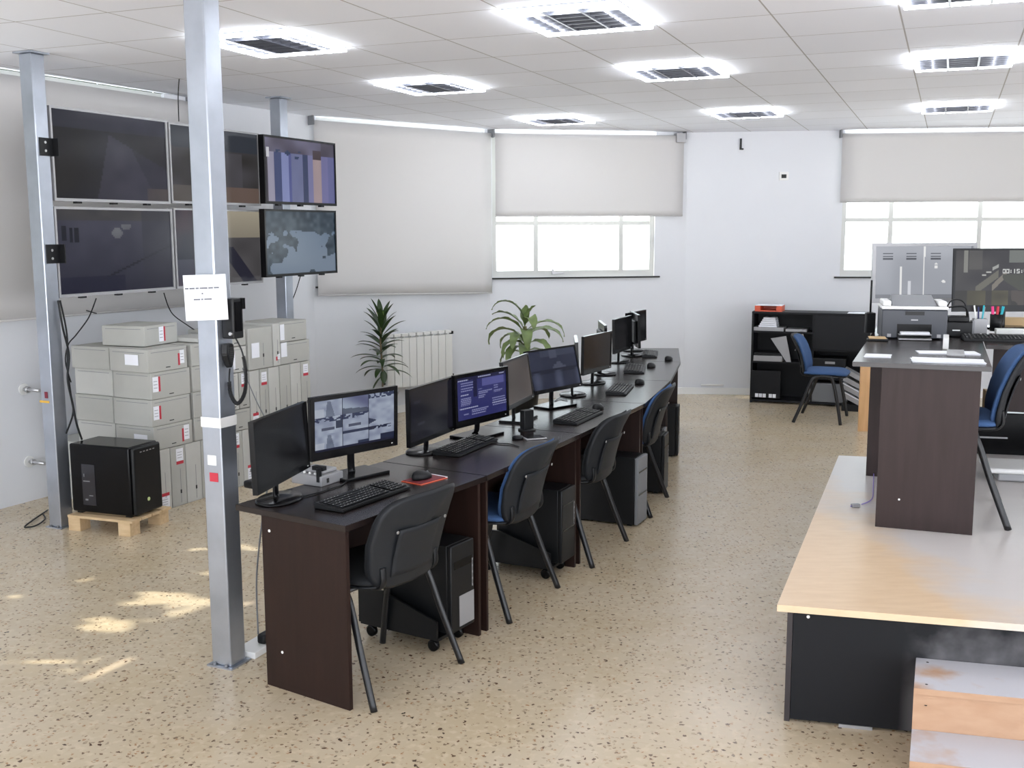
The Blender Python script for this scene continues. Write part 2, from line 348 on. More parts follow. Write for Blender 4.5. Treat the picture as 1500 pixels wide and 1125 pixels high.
def window(num, T, s0, s1, z0, mull, trans, sill=True):
    m = MB(); f = .05
    m.box(s0, s0+f, .03, .08, z0, CH, mat=T); m.box(s1-f, s1, .03, .08, z0, CH, mat=T)
    m.box(s0+f, s1-f, .03, .08, z0, z0+f+.02, mat=T); m.box(s0+f, s1-f, .03, .08, CH-f, CH, mat=T)
    for q in mull: m.box(q-.025, q+.025, .035, .075, z0+f, CH-f, mat=T)
    for q in trans: m.box(s0+f, s1-f, .04, .07, q-.022, q+.022, mat=T)
    o = struct(m.build('window_%d' % num, M['pvc']))
    g = MB(); g.box(s0+f, s1-f, .053, .057, z0+f, CH-f, mat=T); struct(g.build('window_pane', M['glass'], o))
    h = MB(); hm = (s0+s1)/2-.25
    h.box(hm, hm+.14, .012, .029, z0+.035, z0+.05, mat=T); h.box(hm, hm+.02, .01, .029, z0+.03, z0+.09, mat=T); struct(h.build('window_handle', M['alu'], o))
    if sill:
        k = MB(); k.box(s0-.06, s1+.06, -.03, .0, z0-.018, z0-.001, mat=T); struct(k.build('window_sill', M['gap'], o))
    return o
window(1, T1, 6.5, Lw-1.86, 1.33, [7.7, 8.8, 9.9], [1.95])
window(5, T1, 2.2, 5.6, 1.33, [3.3, 4.4], [1.95])
window(2, T2, .08, (W2-W1).length-.06, 1.33, [.75, 1.45], [1.93])
W3t = [along(T3, onw(p, 360, W2, W3)) for p in (786, 911)]
window(3, T3, .03, 1.86, 1.345, W3t, [1.93])
W4t = [along(T4, onw(p, 320, W3, W4)) for p in (1306, 1437)]
window(4, T4, 1.69, 5.2, 1.335, W4t+[4.3], [1.955])
# skirting along the back walls
for nm, T, s0, s1 in (('back', T3, 0, l3), ('back_right', T4, 0, (W4-W3).length), ('back_left', T2, 0, (W2-W1).length)):
    m = MB(); m.box(s0, s1, -.014, 0, 0, .075, mat=T); struct(m.build('baseboard_'+nm, M['white']))

def blind(T, s0, s1, ztop, zb0, zb1, label, off=-.07):
    t = thing('roller_blind', label, 'blind', (T @ Vector(((s0+s1)/2, off, ztop))))
    inv = Matrix.Translation(-t.location)
    m = MB(); m.grid(lambda u, v: inv @ (T @ Vector((s0+(s1-s0)*u, off+.004*math.sin(u*9+v*5)*(1-v), (zb0+(zb1-zb0)*u)*(1-v)+ztop*v))), 14, 14, thick=.0012)
    m.build('fabric', M['blind'], t)
    k = MB(); k.tube([inv @ (T @ Vector((s0-.01, off+.02, ztop-.015))), inv @ (T @ Vector((s1+.01, off+.02, ztop-.015)))], .02, 14); k.build('roller_tube', M['alu'], t)
    for q in (s0-.022, s1+.008):
        k = MB(); k.box(q, q+.014, off-.03, 0.0, ztop-.04, CH-.001, mat=inv @ T); k.build('bracket', M['grey'], t)
    k = MB(); p0 = inv @ (T @ Vector((s0, off+.0, zb0))); p1 = inv @ (T @ Vector((s1, off+.0, zb1))); k.tube([p0, p1], .007, 8); k.build('bottom_rail', M['blind'], t)
    return t
ZB = 2.873
sA = along(T1, onw(0, 300, W0, W1)); sB = along(T1, onw(284, 440, W0, W1))
blind(T1, sA-.9, sB, ZB, 1.275, 1.262, 'wide grey roller blind drawn down on the left wall behind the video screens')
blind(T2, along(T2, onw(457, 300, W1, W2)), along(T2, onw(714, 300, W1, W2)), ZB, 1.250, 1.185, 'fully lowered grey roller blind above the radiator, hanging slightly askew')
blind(T3, along(T3, onw(724, 250, W2, W3)), along(T3, onw(998, 250, W2, W3)), ZB, 2.004, 2.010, 'half lowered grey roller blind at the window right of the striped plant')
blind(T4, along(T4, onw(1231, 240, W3, W4)), along(T4, onw(1231, 240, W3, W4))+3.4, ZB, 2.145, 2.145, 'half lowered grey roller blind at the window behind the printer')

# unseen tree added outside the left windows, gaps cut to throw sun patches
tgt = [Vector(t) for t in ((-1.88, 5.26, 0), (-1.75, 5.27, 0), (-1.87, 4.90, 0), (-1.74, 4.33, 0), (-1.52, 4.47, 0), (-1.9, 4.45, 0), (-1.58, 6.14, 0), (-1.42, 4.72, 0))]
rad_ = [.085, .08, .06, .05, .035, .03, .07, .03]
tm = MB(); rnd = random.Random(3)
for i in range(9000):
    s = rnd.uniform(.2, Lw+1.0); z = rnd.uniform(.9, 6.2); off = rnd.uniform(1.0, 1.9)
    c = T1 @ Vector((s, off, z)); ok = True
    for q, r_ in zip(tgt, rad_):
        v = c-q; dd = -SDIR
        if (v-dd*v.dot(dd)).length < .08+r_: ok = False
    if not ok: continue
    a = Matrix.Rotation(rnd.uniform(0, 6.28), 4, 'Z') @ Matrix.Rotation(rnd.uniform(-.9, .9)+1.2, 4, 'X') @ Matrix.Rotation(rnd.uniform(0, 6.28), 4, 'Z')
    l, w_ = .2, .12
    tm.verts([c+(a @ Vector(p)) for p in ((-l, 0, 0), (-l*.3, -w_, .01), (l, 0, 0), (-l*.3, w_, .01))], [(0, 1, 2, 3)])
tc_ = T1 @ Vector((5.4, 1.5, 0))
tree = thing('sun_dapple_tree', 'unseen tree added outside the left windows, its leaf gaps shaping the sun patches', 'tree', (tc_.x, tc_.y, -.4))
o = tm.build('foliage', M['leaf'], tree, fix=False); o.location = -tree.location
k = MB(); k.tube([(0, 0, 0), (0, .05, 1.5), (.1, 0, 2.6)], [.14, .1, .05], 12); k.build('trunk', M['bark'], tree)

# ------------------------------------------------------------------ ceiling lights
ud, vd = D(-22.08), D(67.92)
def light_fixture(u, v, label, lu=.585, lv=.665):
    p = ud*u+vd*v
    t = thing('ceiling_light', label, 'ceiling light', (p.x, p.y, CH), R(-22.08), 'square louvred ceiling lights')
    a, b, f = lu/2, lv/2, .022
    m = MB(); m.box(-a, a, -b, b, -.006, -.0005); m.build('reflector', M['louvre'], t)
    m = MB(); m.box(-a, -a+f, -b, b, -.026, -.007); m.box(a-f, a, -b, b, -.026, -.007); m.box(-a+f, a-f, -b, -b+f, -.026, -.007); m.box(-a+f, a-f, b-f, b, -.026, -.007)
    m.build('glowing_frame', M['ledtube'], t, 'bright white light strip frame')
    m = MB()
    for i in (1, 2):
        x = -a+f+(2*(a-f))*i/3; m.box(x-.006, x+.006, -b+f, b-f, -.03, -.007)
    for i in range(1, 7):
        y = -b+f+(2*(b-f))*i/7; m.box(-a+f, a-f, y-.003, y+.003, -.028, -.007)
    m.build('louvre', M['louvre'], t)
    for i in (0, 2):
        x = -a+f+(2*(a-f))*(i+.5)/3; m = MB(); m.tube([(x, -b+f+.03, -.013), (x, b-f-.03, -.013)], .005, 8); m.build('lamp_tube', M['tube'], t)
    return t
K = 1.067
for u, v, l in ((-1.677, 5.001, 'largest louvred ceiling light, at the top centre above the first desks'),
                (-3.383, 6.873, 'louvred ceiling light second from the steel post, in the left row'),
                (-3.365, 9.371, 'farthest louvred ceiling light of the left row, nearest the window corner'),
                (-1.654, 6.839, 'louvred ceiling light second in the middle row'),
                (-1.685, 9.493, 'farthest louvred ceiling light of the middle row, nearest the back wall'),
                (.016, 7.09, 'louvred ceiling light second in the right row'),
                (-.008, 9.764, 'farthest louvred ceiling light of the right row, above the right blind'),
                (-3.401, 4.999, 'large louvred ceiling light beside the steel post')):
    light_fixture(u*K, v*K, l)
pI = at(1325, 7, CH); q = Vector((pI.x, pI.y, 0)); light_fixture(q.dot(ud)+.293, q.dot(vd)-.34, 'louvred ceiling light cut by the top edge, above the right desks')

# ------------------------------------------------------------------ steel posts
PA = 65.7
def post(rx, ry, label, plates=True):
    c = Vector((rx, ry, 0))+D(PA)*.05+D(PA+90)*.05
    t = thing('steel_post', label, 'post', c, R(PA-90))
    m = MB(); s = .05
    m.box(-s, s, -s, s, .008, CH-.012, bev=.006); m.build('shaft', M['post'], t)
    m = MB(); m.box(-s-.016, s+.016, -s-.016, s+.016, 0, .008); m.build('base_plate', M['post'], t)
    for sx in (-1, 1): 
        k = MB(); k.lathe([(.008, 0), (.008, .01), (.004, .012)], (sx*.03, -s-.008, .008), 6); k.build('bolt', M['grey'], t)
    m = MB(); m.box(-s-.025, s+.025, -s-.02, s+.02, CH-.011, CH-.0005); m.build('top_plate', M['post'], t)
    return t, c
mp_, mpc = post(-1.205, 4.372, 'nearest steel post, square galvanised, with paper notice and radio, beside the first desk')
lp_, lpc = post(-2.845, 6.575, 'leftmost steel post at the left end of the video screens')
tp_, tpc = post(-1.845, 8.80, 'far steel post behind the two dark framed screens above the grey boxes')

# ------------------------------------------------------------------ screens
def vnoise(seed):
    g = random.Random(seed); T = {}
    def n(x, y):
        xi, yi = math.floor(x), math.floor(y); fx, fy = x-xi, y-yi; fx = fx*fx*(3-2*fx); fy = fy*fy*(3-2*fy)
        def h(a, b):
            if (a, b) not in T: T[(a, b)] = g.random()
            return T[(a, b)]
        return (h(xi, yi)*(1-fx)+h(xi+1, yi)*fx)*(1-fy)+(h(xi, yi+1)*(1-fx)+h(xi+1, yi+1)*fx)*fy
    return n
def mixc(a, b, t): t = max(0, min(1, t)); return tuple(a[i]*(1-t)+b[i]*t for i in range(3))
def screen_mesh(w_, h_, fn, nu=64, nv=36):
    """picture mesh in x-z plane facing -y, centred at x, bottom at z=0; colour per face"""
    me = bpy.data.meshes.new('screen'); vs_ = [(-w_/2+w_*i/nu, 0, h_*j/nv) for j in range(nv+1) for i in range(nu+1)]
    fs = [(j*(nu+1)+i, j*(nu+1)+i+1, (j+1)*(nu+1)+i+1, (j+1)*(nu+1)+i) for j in range(nv) for i in range(nu)]
    me.from_pydata(vs_, [], fs); ca = me.color_attributes.new('Col', 'FLOAT_COLOR', 'CORNER')
    k = 0; buf = []; g_ = {f_tv1: .86, f_tv4: .86, f_tv2: .9, f_tv6: .9, f_lockers: 1.24, f_dark: .8}.get(fn, 1)
    for j in range(nv):
        for i in range(nu):
            c = lin([min(255, q*g_) for q in fn((i+.5)/nu, (j+.5)/nv)]); buf += list(c)*4
    ca.data.foreach_set('color', buf); me.materials.append(M['screen']); return me
N1, N2 = vnoise(1), vnoise(2)
def f_tv1(u, v):
    c = mixc((48, 46, 45), (70, 69, 82), (u-.15)*1.6+N1(u*4, v*3)*.3-.2)
    if v < .8 and abs(u-.62+.1*v) < .26*(1.05-v): c = mixc(c, (96, 94, 112), .55)
    if u+v*1.4 > 1.55 and v < .85: c = mixc(c, (54, 52, 52), .75)
    if v > .8: c = mixc(c, (70, 72, 88), .7)
    if v < .15 and u > .8: c = mixc(c, (120, 108, 100), .7)
    return mixc(c, (40, 40, 52), N2(u*9, v*7)*.35)
def f_tv2(u, v):
    c = mixc((58, 56, 54), (88, 86, 92), N1(u*5+9, v*5))
    if v > .72: c = mixc(c, (60, 66, 76), .8)
    if v < .22: c = mixc(c, (150, 122, 108) if (u > .5) else (120, 112, 106), .6)
    if .35 < u < .8 and .22 < v < .7: c = mixc(c, (92, 90, 96), .7)
    return c
def f_tv3(u, v):
    st = [(.04, (60, 56, 62)), (.12, (160, 156, 176)), (.22, (60, 72, 116)), (.32, (140, 150, 200)), (.36, (84, 92, 150)), (.52, (112, 118, 156)), (.6, (52, 62, 96)), (.68, (124, 124, 166)), (.8, (170, 150, 152)), (.9, (120, 118, 166)), (1.1, (104, 106, 156))]
    c = next(s[1] for s in st if u <= s[0])
    if v > .78: c = mixc((120, 116, 140), (70, 64, 76), N1(u*6, v*4)+(.4 if u > .8 else 0))
    if .7 < v < .82 and .15 < u < .5 and N2(u*16, v*18) > .45: c = (40, 58, 92)
    if .68 < u < .8 and .72 < v < .86: c = (70, 56, 60)
    if .02 < u < .06 and .7 < v < .85: c = (220, 220, 225)
    return mixc(c, (90, 90, 120), N1(u*12+3, v*3)*.25)
def f_tv4(u, v):
    c = mixc((54, 54, 70), (92, 92, 108), v*.9+N1(u*5+3, v*4+3)*.3-.1)
    if v > .86: c = mixc(c, (86, 84, 80), .8)
    d = v-(.12+max(0, u-.3)*.62)
    if abs(d) < .012 and u > .3: c = (36, 38, 48)
    if v < .2 and u < .55: c = mixc(c, (38, 38, 60), .8)
    if u > .72: c = mixc(c, (60, 60, 72), .6)
    for (a, b, ra) in ((.06, .72, .02), (.11, .7, .015), (.16, .69, .02)):
        if abs(u-a) < ra and abs(v-b) < .09: c = (36, 38, 46)
    if (u-.5)**2+(v-.72)**2*.4 < .002 or (u-.58)**2*.5+(v-.8)**2 < .0012: c = (132, 134, 140)
    return mixc(c, (44, 44, 60), N2(u*10, v*8)*.3)
def f_tv5(u, v):
    c = mixc((112, 106, 96), (168, 160, 142), v*1.4-.4)
    if v < .62: c = mixc((72, 70, 72), (92, 90, 92), N1(u*4, v*4))
    if u < .3: c = mixc((40, 44, 58), (84, 60, 66), N2(u*8, v*5)*.7)
    if v < .5 and abs(u-.62-(.4-v)*.6) < .09: c = (44, 44, 56)
    if v < .35 and u < .5: c = mixc(c, (96, 98, 112), .5)
    return c
def f_tv6(u, v):
    c = mixc((104, 126, 152), (132, 148, 168), 1-v+N1(u*3, v*3)*.4)
    e = N2(u*5+2, v*4+2)+N1(u*12, v*9)*.35
    edge = max(0, v-.60)*2.2+max(0, .16-u)*3.2*(1 if v < .62 else .6)+max(0, u-.9)*2*(v > .35)
    if e*.9+edge > .92 or (e > .62 and v > .70): c = mixc((34, 50, 66), (96, 112, 124), N1(u*20, v*14)*.8)
    return c
def f_off(u, v): return (12, 12, 14)
def f_dark(u, v):
    c = mixc((24, 24, 34), (34, 33, 46), N1(u*3, v*3))
    for (a, b, l) in ((.1, .75, .12), (.14, .62, .14), (.4, .82, .1), (.42, .6, .08), (.42, .45, .1), (.44, .4, .1), (.45, .27, .1), (.16, .3, .14), (.62, .9, .2), (.72, .5, .16)):
        if a < u < a+l and abs(v-b) < .012: c = (58, 58, 72)
    return c
def f_cctv(u, v):
    i, j = min(2, int(u*3)), min(2, int(v*3)); a, b = u*3-i, v*3-j
    if a < .02 or b < .02 or v < .045: return (28, 30, 52)
    n = N1(i*17+a*5, j*13+b*4); c = mixc((128, 136, 160), (176, 186, 202), n*.8+.2*a)
    ij = i+3*j
    if ij in (6, 0):
        if abs(a-.55-(b-.5)*(-.05)) < .05+.12*(1-b) and b < .9: c = mixc(c, (70, 78, 98), .55)
        if a < .35 and b < .5: c = mixc(c, (200, 206, 214), .5)
    if ij == 7: c = mixc((94, 98, 130), (160, 172, 190), .5+.5*math.sin(3*(a+b)))
    if ij == 7 and b < .22+.15*(1-a): c = mixc(c, (44, 50, 66), .6)
    if ij in (3, 4, 8):
        if b > .72 and N2(u*40, v*34) > .42: c = (52, 60, 88)
        if ij != 8 and .25 < a < .72 and .22 < b < .38: c = (78, 84, 104)
        if ij == 3 and a > .78 and .25 < b < .7: c = (54, 62, 82)
    if ij == 5 and a < .3 and abs(b-.35) < .2*(1-a*3): c = (50, 58, 82)
    if ij == 1 and (b > .85 or (a > .6 and b < .3)) : c = (48, 56, 80)
    if ij == 2 and (b > .8 and N2(u*40, v*30) > .4 or (a > .45 and b < .45)): c = (36, 42, 66)
    return c
TXT = [(.02, .93, .2), (.42, .96, .26), (.86, .96, .1), (.08, .86, .24), (.08, .80, .24), (.08, .74, .24), (.08, .68, .22), (.07, .58, .16), (.07, .50, .2), (.07, .46, .2), (.07, .42, .2), (.07, .38, .2), (.07, .34, .18),
       (.42, .66, .08), (.42, .60, .28), (.42, .55, .2), (.42, .50, .14), (.42, .46, .12), (.74, .68, .09), (.74, .62, .09), (.74, .55, .18), (.74, .52, .14), (.05, .26, .36), (.28, .20, .34), (.28, .15, .3), (.28, .10, .28), (.12, .13, .1), (.7, .38, .28), (.7, .32, .28), (.7, .26, .3), (.7, .21, .32)]
def f_blue(u, v):
    c = mixc((44, 46, 98), (60, 62, 120), N1(u*3+5, v*3)*.7)
    if v > .92 or (u < .4 and .62 < v < .9 and u > .32) or (.32 < u < .4 and v > .5): c = (34, 34, 66)
    if .5 < u < .95 and .72 < v < .9: c = (88, 90, 150)
    for (a, b, l) in TXT:
        if a < u < a+l and abs(v-b) < .013 and (int(u*128)*7+int(v*50)*3) % 5 > 0: return mixc((128, 130, 176), (210, 214, 236), .5 if b in (.26, .93, .96, .58) else .1)
    return c
def f_scene(u, v):
    c = mixc((34, 37, 56), (48, 52, 72), N1(u*2, v*3))
    if .38 < v < .52: c = mixc(c, (20, 22, 38), .7)
    if .45 < u < .58 and .78 < v: c = (70, 74, 92)
    if v < .45: c = mixc(c, (76, 82, 104), max(0, math.sin(u*14)*.9-abs(v-.2)))
    if v > .85 and u > .25: c = mixc(c, (72, 78, 96), .5)
    if abs(v-.6) < .08 and abs(u-.6) < .1*(.7-v)*8: c = (70, 74, 92)
    return c
def f_tan(u, v): return mixc((62, 58, 56), (84, 76, 72), N1(u*2+1, v*2)*1.2)
def f_bigr(u, v):
    if v < .27 : 
        c = mixc((70, 66, 52), (108, 104, 78), N1(u*7, v*6+7)) if (.12 < u < .30 or .36 < u < .52) else mixc((52, 50, 46), (70, 66, 66), N2(u*9, v*9))
        if u > .55: c = mixc((88, 80, 76), (50, 48, 46), 1 if N2(u*14, v*10) > .62 else .1)
        return c
    c = mixc((56, 54, 58), (78, 76, 76), N1(u*4+2, v*4))
    if .08 < u < .12 and v > .6: c = (140, 140, 134)
    if .13 < u < .26 and v > .65: c = mixc(c, (100, 98, 94), .6)
    if abs((v-.45)-(u-.33)*1.4) < .07 and .2 < u < .42: c = (112, 110, 100)
    if abs((v-.35)-(u-.38)*1.9) < .06 and .36 < u < .5: c = (132, 126, 116)
    if u > .56+.1*math.sin(v*9) and v < .56: c = (76, 78, 70)
    if u > .52 and v > .78: c = (120, 124, 120)
    if .36 < u < .42 and abs(v-.68-(u-.38)) < .03: c = (170, 172, 168)
    # clock digits  00:15:4
    if .46 < u < .73 and .58 < v < .66:
        k = (u-.46)/.034; i = int(k); a = k-i; b = (v-.58)/.08
        seg = {0: '0', 1: '0', 2: ':', 3: '1', 4: '5', 5: ':', 6: '4', 7: '2'}.get(i)
        if seg == ':' and abs(a-.4) < .15 and (abs(b-.3) < .14 or abs(b-.7) < .14): return (220, 222, 220)
        if seg == '1' and abs(a-.45) < .15: return (220, 222, 220)
        if seg == '0' and a < .85 and (a < .22 or a > .6 or b < .2 or b > .8): return (220, 222, 220)
        if seg in '52' and a < .85 and (b < .2 or b > .8 or abs(b-.5) < .1 or ((a < .22) == (b > .5) and (a < .22 or a > .6))): return (220, 222, 220)
        if seg == '4' and a < .85 and (a > .55 or abs(b-.45) < .1 or (a < .22 and b > .45)): return (220, 222, 220)
    for (a, b, l) in ((.03, .25, .1), (.27, .245, .08), (.55, .25, .05), (.3, .6, .05), (.26, .55, .04)):
        if a < u < a+l and abs(v-b) < .012: return (190, 190, 186)
    return c
def f_lockers(u, v):
    c = mixc((132, 135, 142), (158, 161, 168), N1(u*3, v*2)*.5+v*.5)
    if v < .08: c = (112, 114, 120)
    x = u/.245; i = int(x); a = x-i
    if a < .03 and i > 0: c = (92, 94, 100)
    if (i == 1 and a < .1 and v < .62) or (i == 2 and a < .1 and v > .8) or (i == 2 and .0 < a < .06): c = (214, 216, 222)  # streaks here and spots below paint specular light into the picture
    if i < 4 and .28 < a < .72 and min(abs(v-.86), abs(v-.81), abs(v-.76)) < .011: c = (84, 86, 92)
    for (p, q, r_) in ((.62, .6, .02), (.70, .32, .018), (.62, .66, .012)):
        if (u-p)**2+((v-q)*.6)**2 < r_*r_: c = (235, 236, 238)
    if .33 < u < .36 and v < .33: c = (188, 190, 196)
    return c

def monitor(spec, base, fn, label, shape='oval', bez=.014, chin=.03, kind='monitor', bezmat='glossblack', nu=64, nv=36, depth=.022, z0=.75, name='computer_monitor', group=None, vesa=True):
    x, y, yaw, tilt, w_, h_, zb = spec
    t = thing(name, label, kind, (base[0], base[1], z0), R(yaw), group)
    off = Matrix.Rotation(-R(yaw), 3, 'Z') @ Vector((x-base[0], y-base[1], 0))
    B = M[bezmat]; zz = zb-z0
    T = Matrix.Translation((off.x, off.y, zz)) @ Matrix.Rotation(-R(tilt), 4, 'X')
    m = MB()
    m.box(-w_/2, -w_/2+bez, 0, depth, 0, h_, mat=T); m.box(w_/2-bez, w_/2, 0, depth, 0, h_, mat=T)
    m.box(-w_/2+bez, w_/2-bez, 0, depth, 0, chin, mat=T); m.box(-w_/2+bez, w_/2-bez, 0, depth, h_-bez, h_, mat=T)
    m.box(-w_/2+bez, w_/2-bez, .006, depth, chin, h_-bez, mat=T)
    bz_ = m.build('bezel', B, t)
    m = MB(); m.box(-w_*.33, w_*.33, depth, depth+.022, h_*.12, h_*.8, bev=.01, mat=T); m.build('rear_cover', M['blackpl'], t)
    me = screen_mesh(w_-2*bez, h_-bez-chin, fn, nu, nv); o = bpy.data.objects.new('screen', me); C.objects.link(o); o.parent = t
    o.matrix_local = T @ Matrix.Translation((0, .004, chin))
    # neck and foot
    back = T @ Vector((0, depth+.018, h_*.3))
    fx = (back.x)*.0
    m = MB(); m.tube(spline([(off.x*.6, max(back.y-.0, .02), .012), (off.x*.8, back.y+.004, zz*.5), (back.x, back.y, back.z)], 5), .021, 10, flat=.45); m.build('neck', M['glossblack'], t)
    m = MB()
    if shape == 'oval': m.lathe([(.125, 0), (.128, .006), (.118, .012), (.03, .017)], (off.x*.4, .02, 0), 36, 1, .72)
    elif shape == 'angular': m.prism([(-.12, -.06), (.13, -.09), (.16, .03), (.02, .10), (-.11, .08)], 0, .014, bev=.004)
    else: m.box(-.13, .13, -.09, .09, 0, .014, bev=.004)
    m.build('foot', M['glossblack'], t)
    m = MB(); m.box(w_*.5-bez-.02, w_*.5-bez-.012, -.001, .001, chin*.4, chin*.4+.003, mat=T); m.build('power_light', M['white'], bz_)
    return t

# video wall
VA, VB = Vector((-2.83, 6.62, 0)), Vector((-1.82, 8.86, 0))
def tv(c0, c1, c2, c3, fn, label, bez, bezmat, fwd=0):
    A, B_, Cc, Dd = [onw(c[0], c[1], VA-D(PA+90)*fwd, VB-D(PA+90)*fwd) for c in (c0, c1, c2, c3)]
    mid = (A+B_+Cc+Dd)/4; r_ = ((B_-A)+(Cc-Dd))/2; w_ = Vector((r_.x, r_.y, 0)).length-.004; h_ = ((A.z-Dd.z)+(B_.z-Cc.z))/2-.004
    t = thing('wall_screen', label, 'screen', (mid.x, mid.y, mid.z-h_/2), math.atan2(r_.y, r_.x), 'video wall screens')
    m = MB(); d = .05
    m.box(-w_/2, -w_/2+bez, 0, d, 0, h_); m.box(w_/2-bez, w_/2, 0, d, 0, h_); m.box(-w_/2+bez, w_/2-bez, 0, d, 0, bez*1.3); m.box(-w_/2+bez, w_/2-bez, 0, d, h_-bez, h_)
    m.box(-w_/2+bez, w_/2-bez, .012, d, bez*1.3, h_-bez); m.build('bezel', M[bezmat], t)
    me = screen_mesh(w_-2*bez, h_-bez*2.3, fn, 80, 46); o = bpy.data.objects.new('screen', me); C.objects.link(o); o.parent = t; o.location = (0, .008, bez*1.3)
    m = MB(); m.box(-.2, .2, d, d+.03, h_*.2, h_*.8, bev=.005); m.build('mounting_plate', M['blackpl'], t)
    m = MB()
    for q in (-w_*.3, 0, w_*.3): m.box(q-.02, q+.02, .01, .045, -.012, 0)
    m.build('connector_clip', M['blackpl'], t)
    return t
tv((75, 153), (247, 177), (248, 299), (77, 295), f_tv1, 'large silver framed screen, top left of the video wall', .014, 'silver')
tv((249, 178), (381, 196), (381, 301), (250, 299), f_tv2, 'large silver framed screen, top middle of the video wall, partly behind the post', .013, 'silver')
tv((81, 303), (254, 305), (256, 424), (85, 438), f_tv4, 'large silver framed screen, bottom left of the video wall', .015, 'silver')
tv((256, 305), (384, 307), (384, 413), (258, 425), f_tv5, 'large silver framed screen, bottom middle of the video wall, partly behind the post', .013, 'silver')
tv((386, 197), (492, 209), (493, 302), (388, 299), f_tv3, 'black framed screen showing vertical stripes, top right of the video wall', .016, 'glossblack', .16)
tv((388, 306), (493, 308), (494, 400), (389, 407), f_tv6, 'black framed screen showing a pale yard ringed by trees, bottom right of the wall', .016, 'glossblack', .16)
# mounting rails behind the screens, fixed to the posts
for z, l in ((2.36, 'upper steel rail carrying the top three video wall screens'), (1.73, 'lower steel rail carrying the bottom three video wall screens')):
    a = VA+D(PA)*(-.0)+D(PA+90)*.09; m = MB()
    T = Matrix.Translation((a.x, a.y, z)) @ Matrix.Rotation(R(PA), 4, 'Z')
    m.box(.07, 2.36, -.008, .012, -.025, .025, mat=T); m.box(2.50, 3.15, -.008, .012, -.025, .025, mat=T); tag(m.build('mounting_rail', M['blackpl']), l, 'rail')
# black brackets on the left post
for (y0, y1, l) in ((203, 228, 'upper black bracket joining the leftmost post to the screens'), (352, 379, 'lower black bracket joining the leftmost post to the screens')):
    za = CAMZ-(y0-335)/FPX*6.75; zb = CAMZ-(y1-335)/FPX*6.75
    t = thing('screen_bracket', l, 'bracket', (lpc.x, lpc.y, zb), R(PA-90))
    m = MB(); m.box(.0505, .056, -.03, .075, 0, za-zb); m.box(.056, .10, .068, .075, 0, za-zb); m.build('plate', M['blackpl'], t)
    m = MB(); m.lathe([(.008, 0), (.008, .004)], (0, 0, 0), 8); o = m.build('screw', M['alu'], t); o.location = (.057, .01, .03); o.rotation_euler = (0, R(90), 0)
    m = MB(); m.lathe([(.008, 0), (.008, .004)], (0, 0, 0), 8); o = m.build('screw', M['alu'], t); o.location = (.057, .01, .08); o.rotation_euler = (0, R(90), 0)

# ------------------------------------------------------------------ desks of the curved row
P = [Vector(p+(0,)) for p in ((-.632, 3.929), (-.116, 4.763), (.380, 5.780), (.853, 6.801), (1.167, 7.836), (1.423, 8.994), (1.569, 10.053))]
SA = [146.3, 148.5, 154.5, 161, 167, 172, 176]
DL = ['nearest dark wenge desk of the curved row, with the camera-grid monitor on it',
      'second dark wenge desk of the curved row, with the blue text monitor on it',
      'third dark wenge desk of the curved row, with the tilted monitor before the striped plant',
      'fourth dark wenge desk of the curved row, behind the farthest blue chair',
      'fifth dark wenge desk of the curved row, last but one towards the back wall',
      'farthest dark wenge desk of the curved row, at the back wall end']
for i in range(6):
    a, b = P[i], P[i+1]; d = (b-a).normalized(); a2 = a+d*.003; b2 = b-d*.003
    A1, B1 = a2+D(SA[i])*.6, b2+D(SA[i+1])*.6
    t = thing('office_desk', DL[i], 'desk', a, 0, 'dark wenge desks of the curved row')
    L_ = lambda p: p-a
    m = MB(); m.prism([L_(a2), L_(b2), L_(B1), L_(A1)], .725, .75, bev=.0015); m.build('desktop', M['wengetop'], t)
    for (e, s, sg) in ((a2, SA[i], 1), (b2, SA[i+1], -1)):
        q0 = e+D(s)*.02+d*sg*.022; q1 = e+D(s)*.475+d*sg*.022; w_ = d*sg*.02
        m = MB(); m.prism([L_(q0), L_(q1), L_(q1+w_), L_(q0+w_)], 0, .7245, bev=.001); m.build('side_panel', M['wenge'], t)
    q0 = a2+D(SA[i])*.43+d*.045; q1 = b2+D(SA[i+1])*.43-d*.045; n_ = D(SA[i])*.018
    m = MB(); m.prism([L_(q0), L_(q1), L_(q1+n_), L_(q0+n_)], .34, .7245); m.build('modesty_panel', M['wenge'], t)
for i_, o in enumerate([q for q in bpy.data.objects if q.get('label', '').startswith('nearest dark wenge')]):
    for zz in (.16, .66):
        q = D(SA[0])*(.38 if zz < .4 else .43)+(P[1]-P[0]).normalized()*(.0245)
        m = MB(); m.lathe([(.006, 0), (.006, .002)], (0, 0, 0), 10); c_ = m.build('screw_cap', M['white'], o); c_.location = (q.x, q.y, zz); c_.rotation_euler = (R(90), 0, R(SA[0]-180))
def dl(i, x, y, z=0):   # local frame of desk i: x along the front edge, y towards the back
    a, b = P[i], P[i+1]; d = (b-a).normalized(); n = Vector((-d.y, d.x, 0)); v = a+d*x+n*y; return (v.x, v.y, z)
def da(i): d = P[i+1]-P[i]; return math.atan2(d.y, d.x)

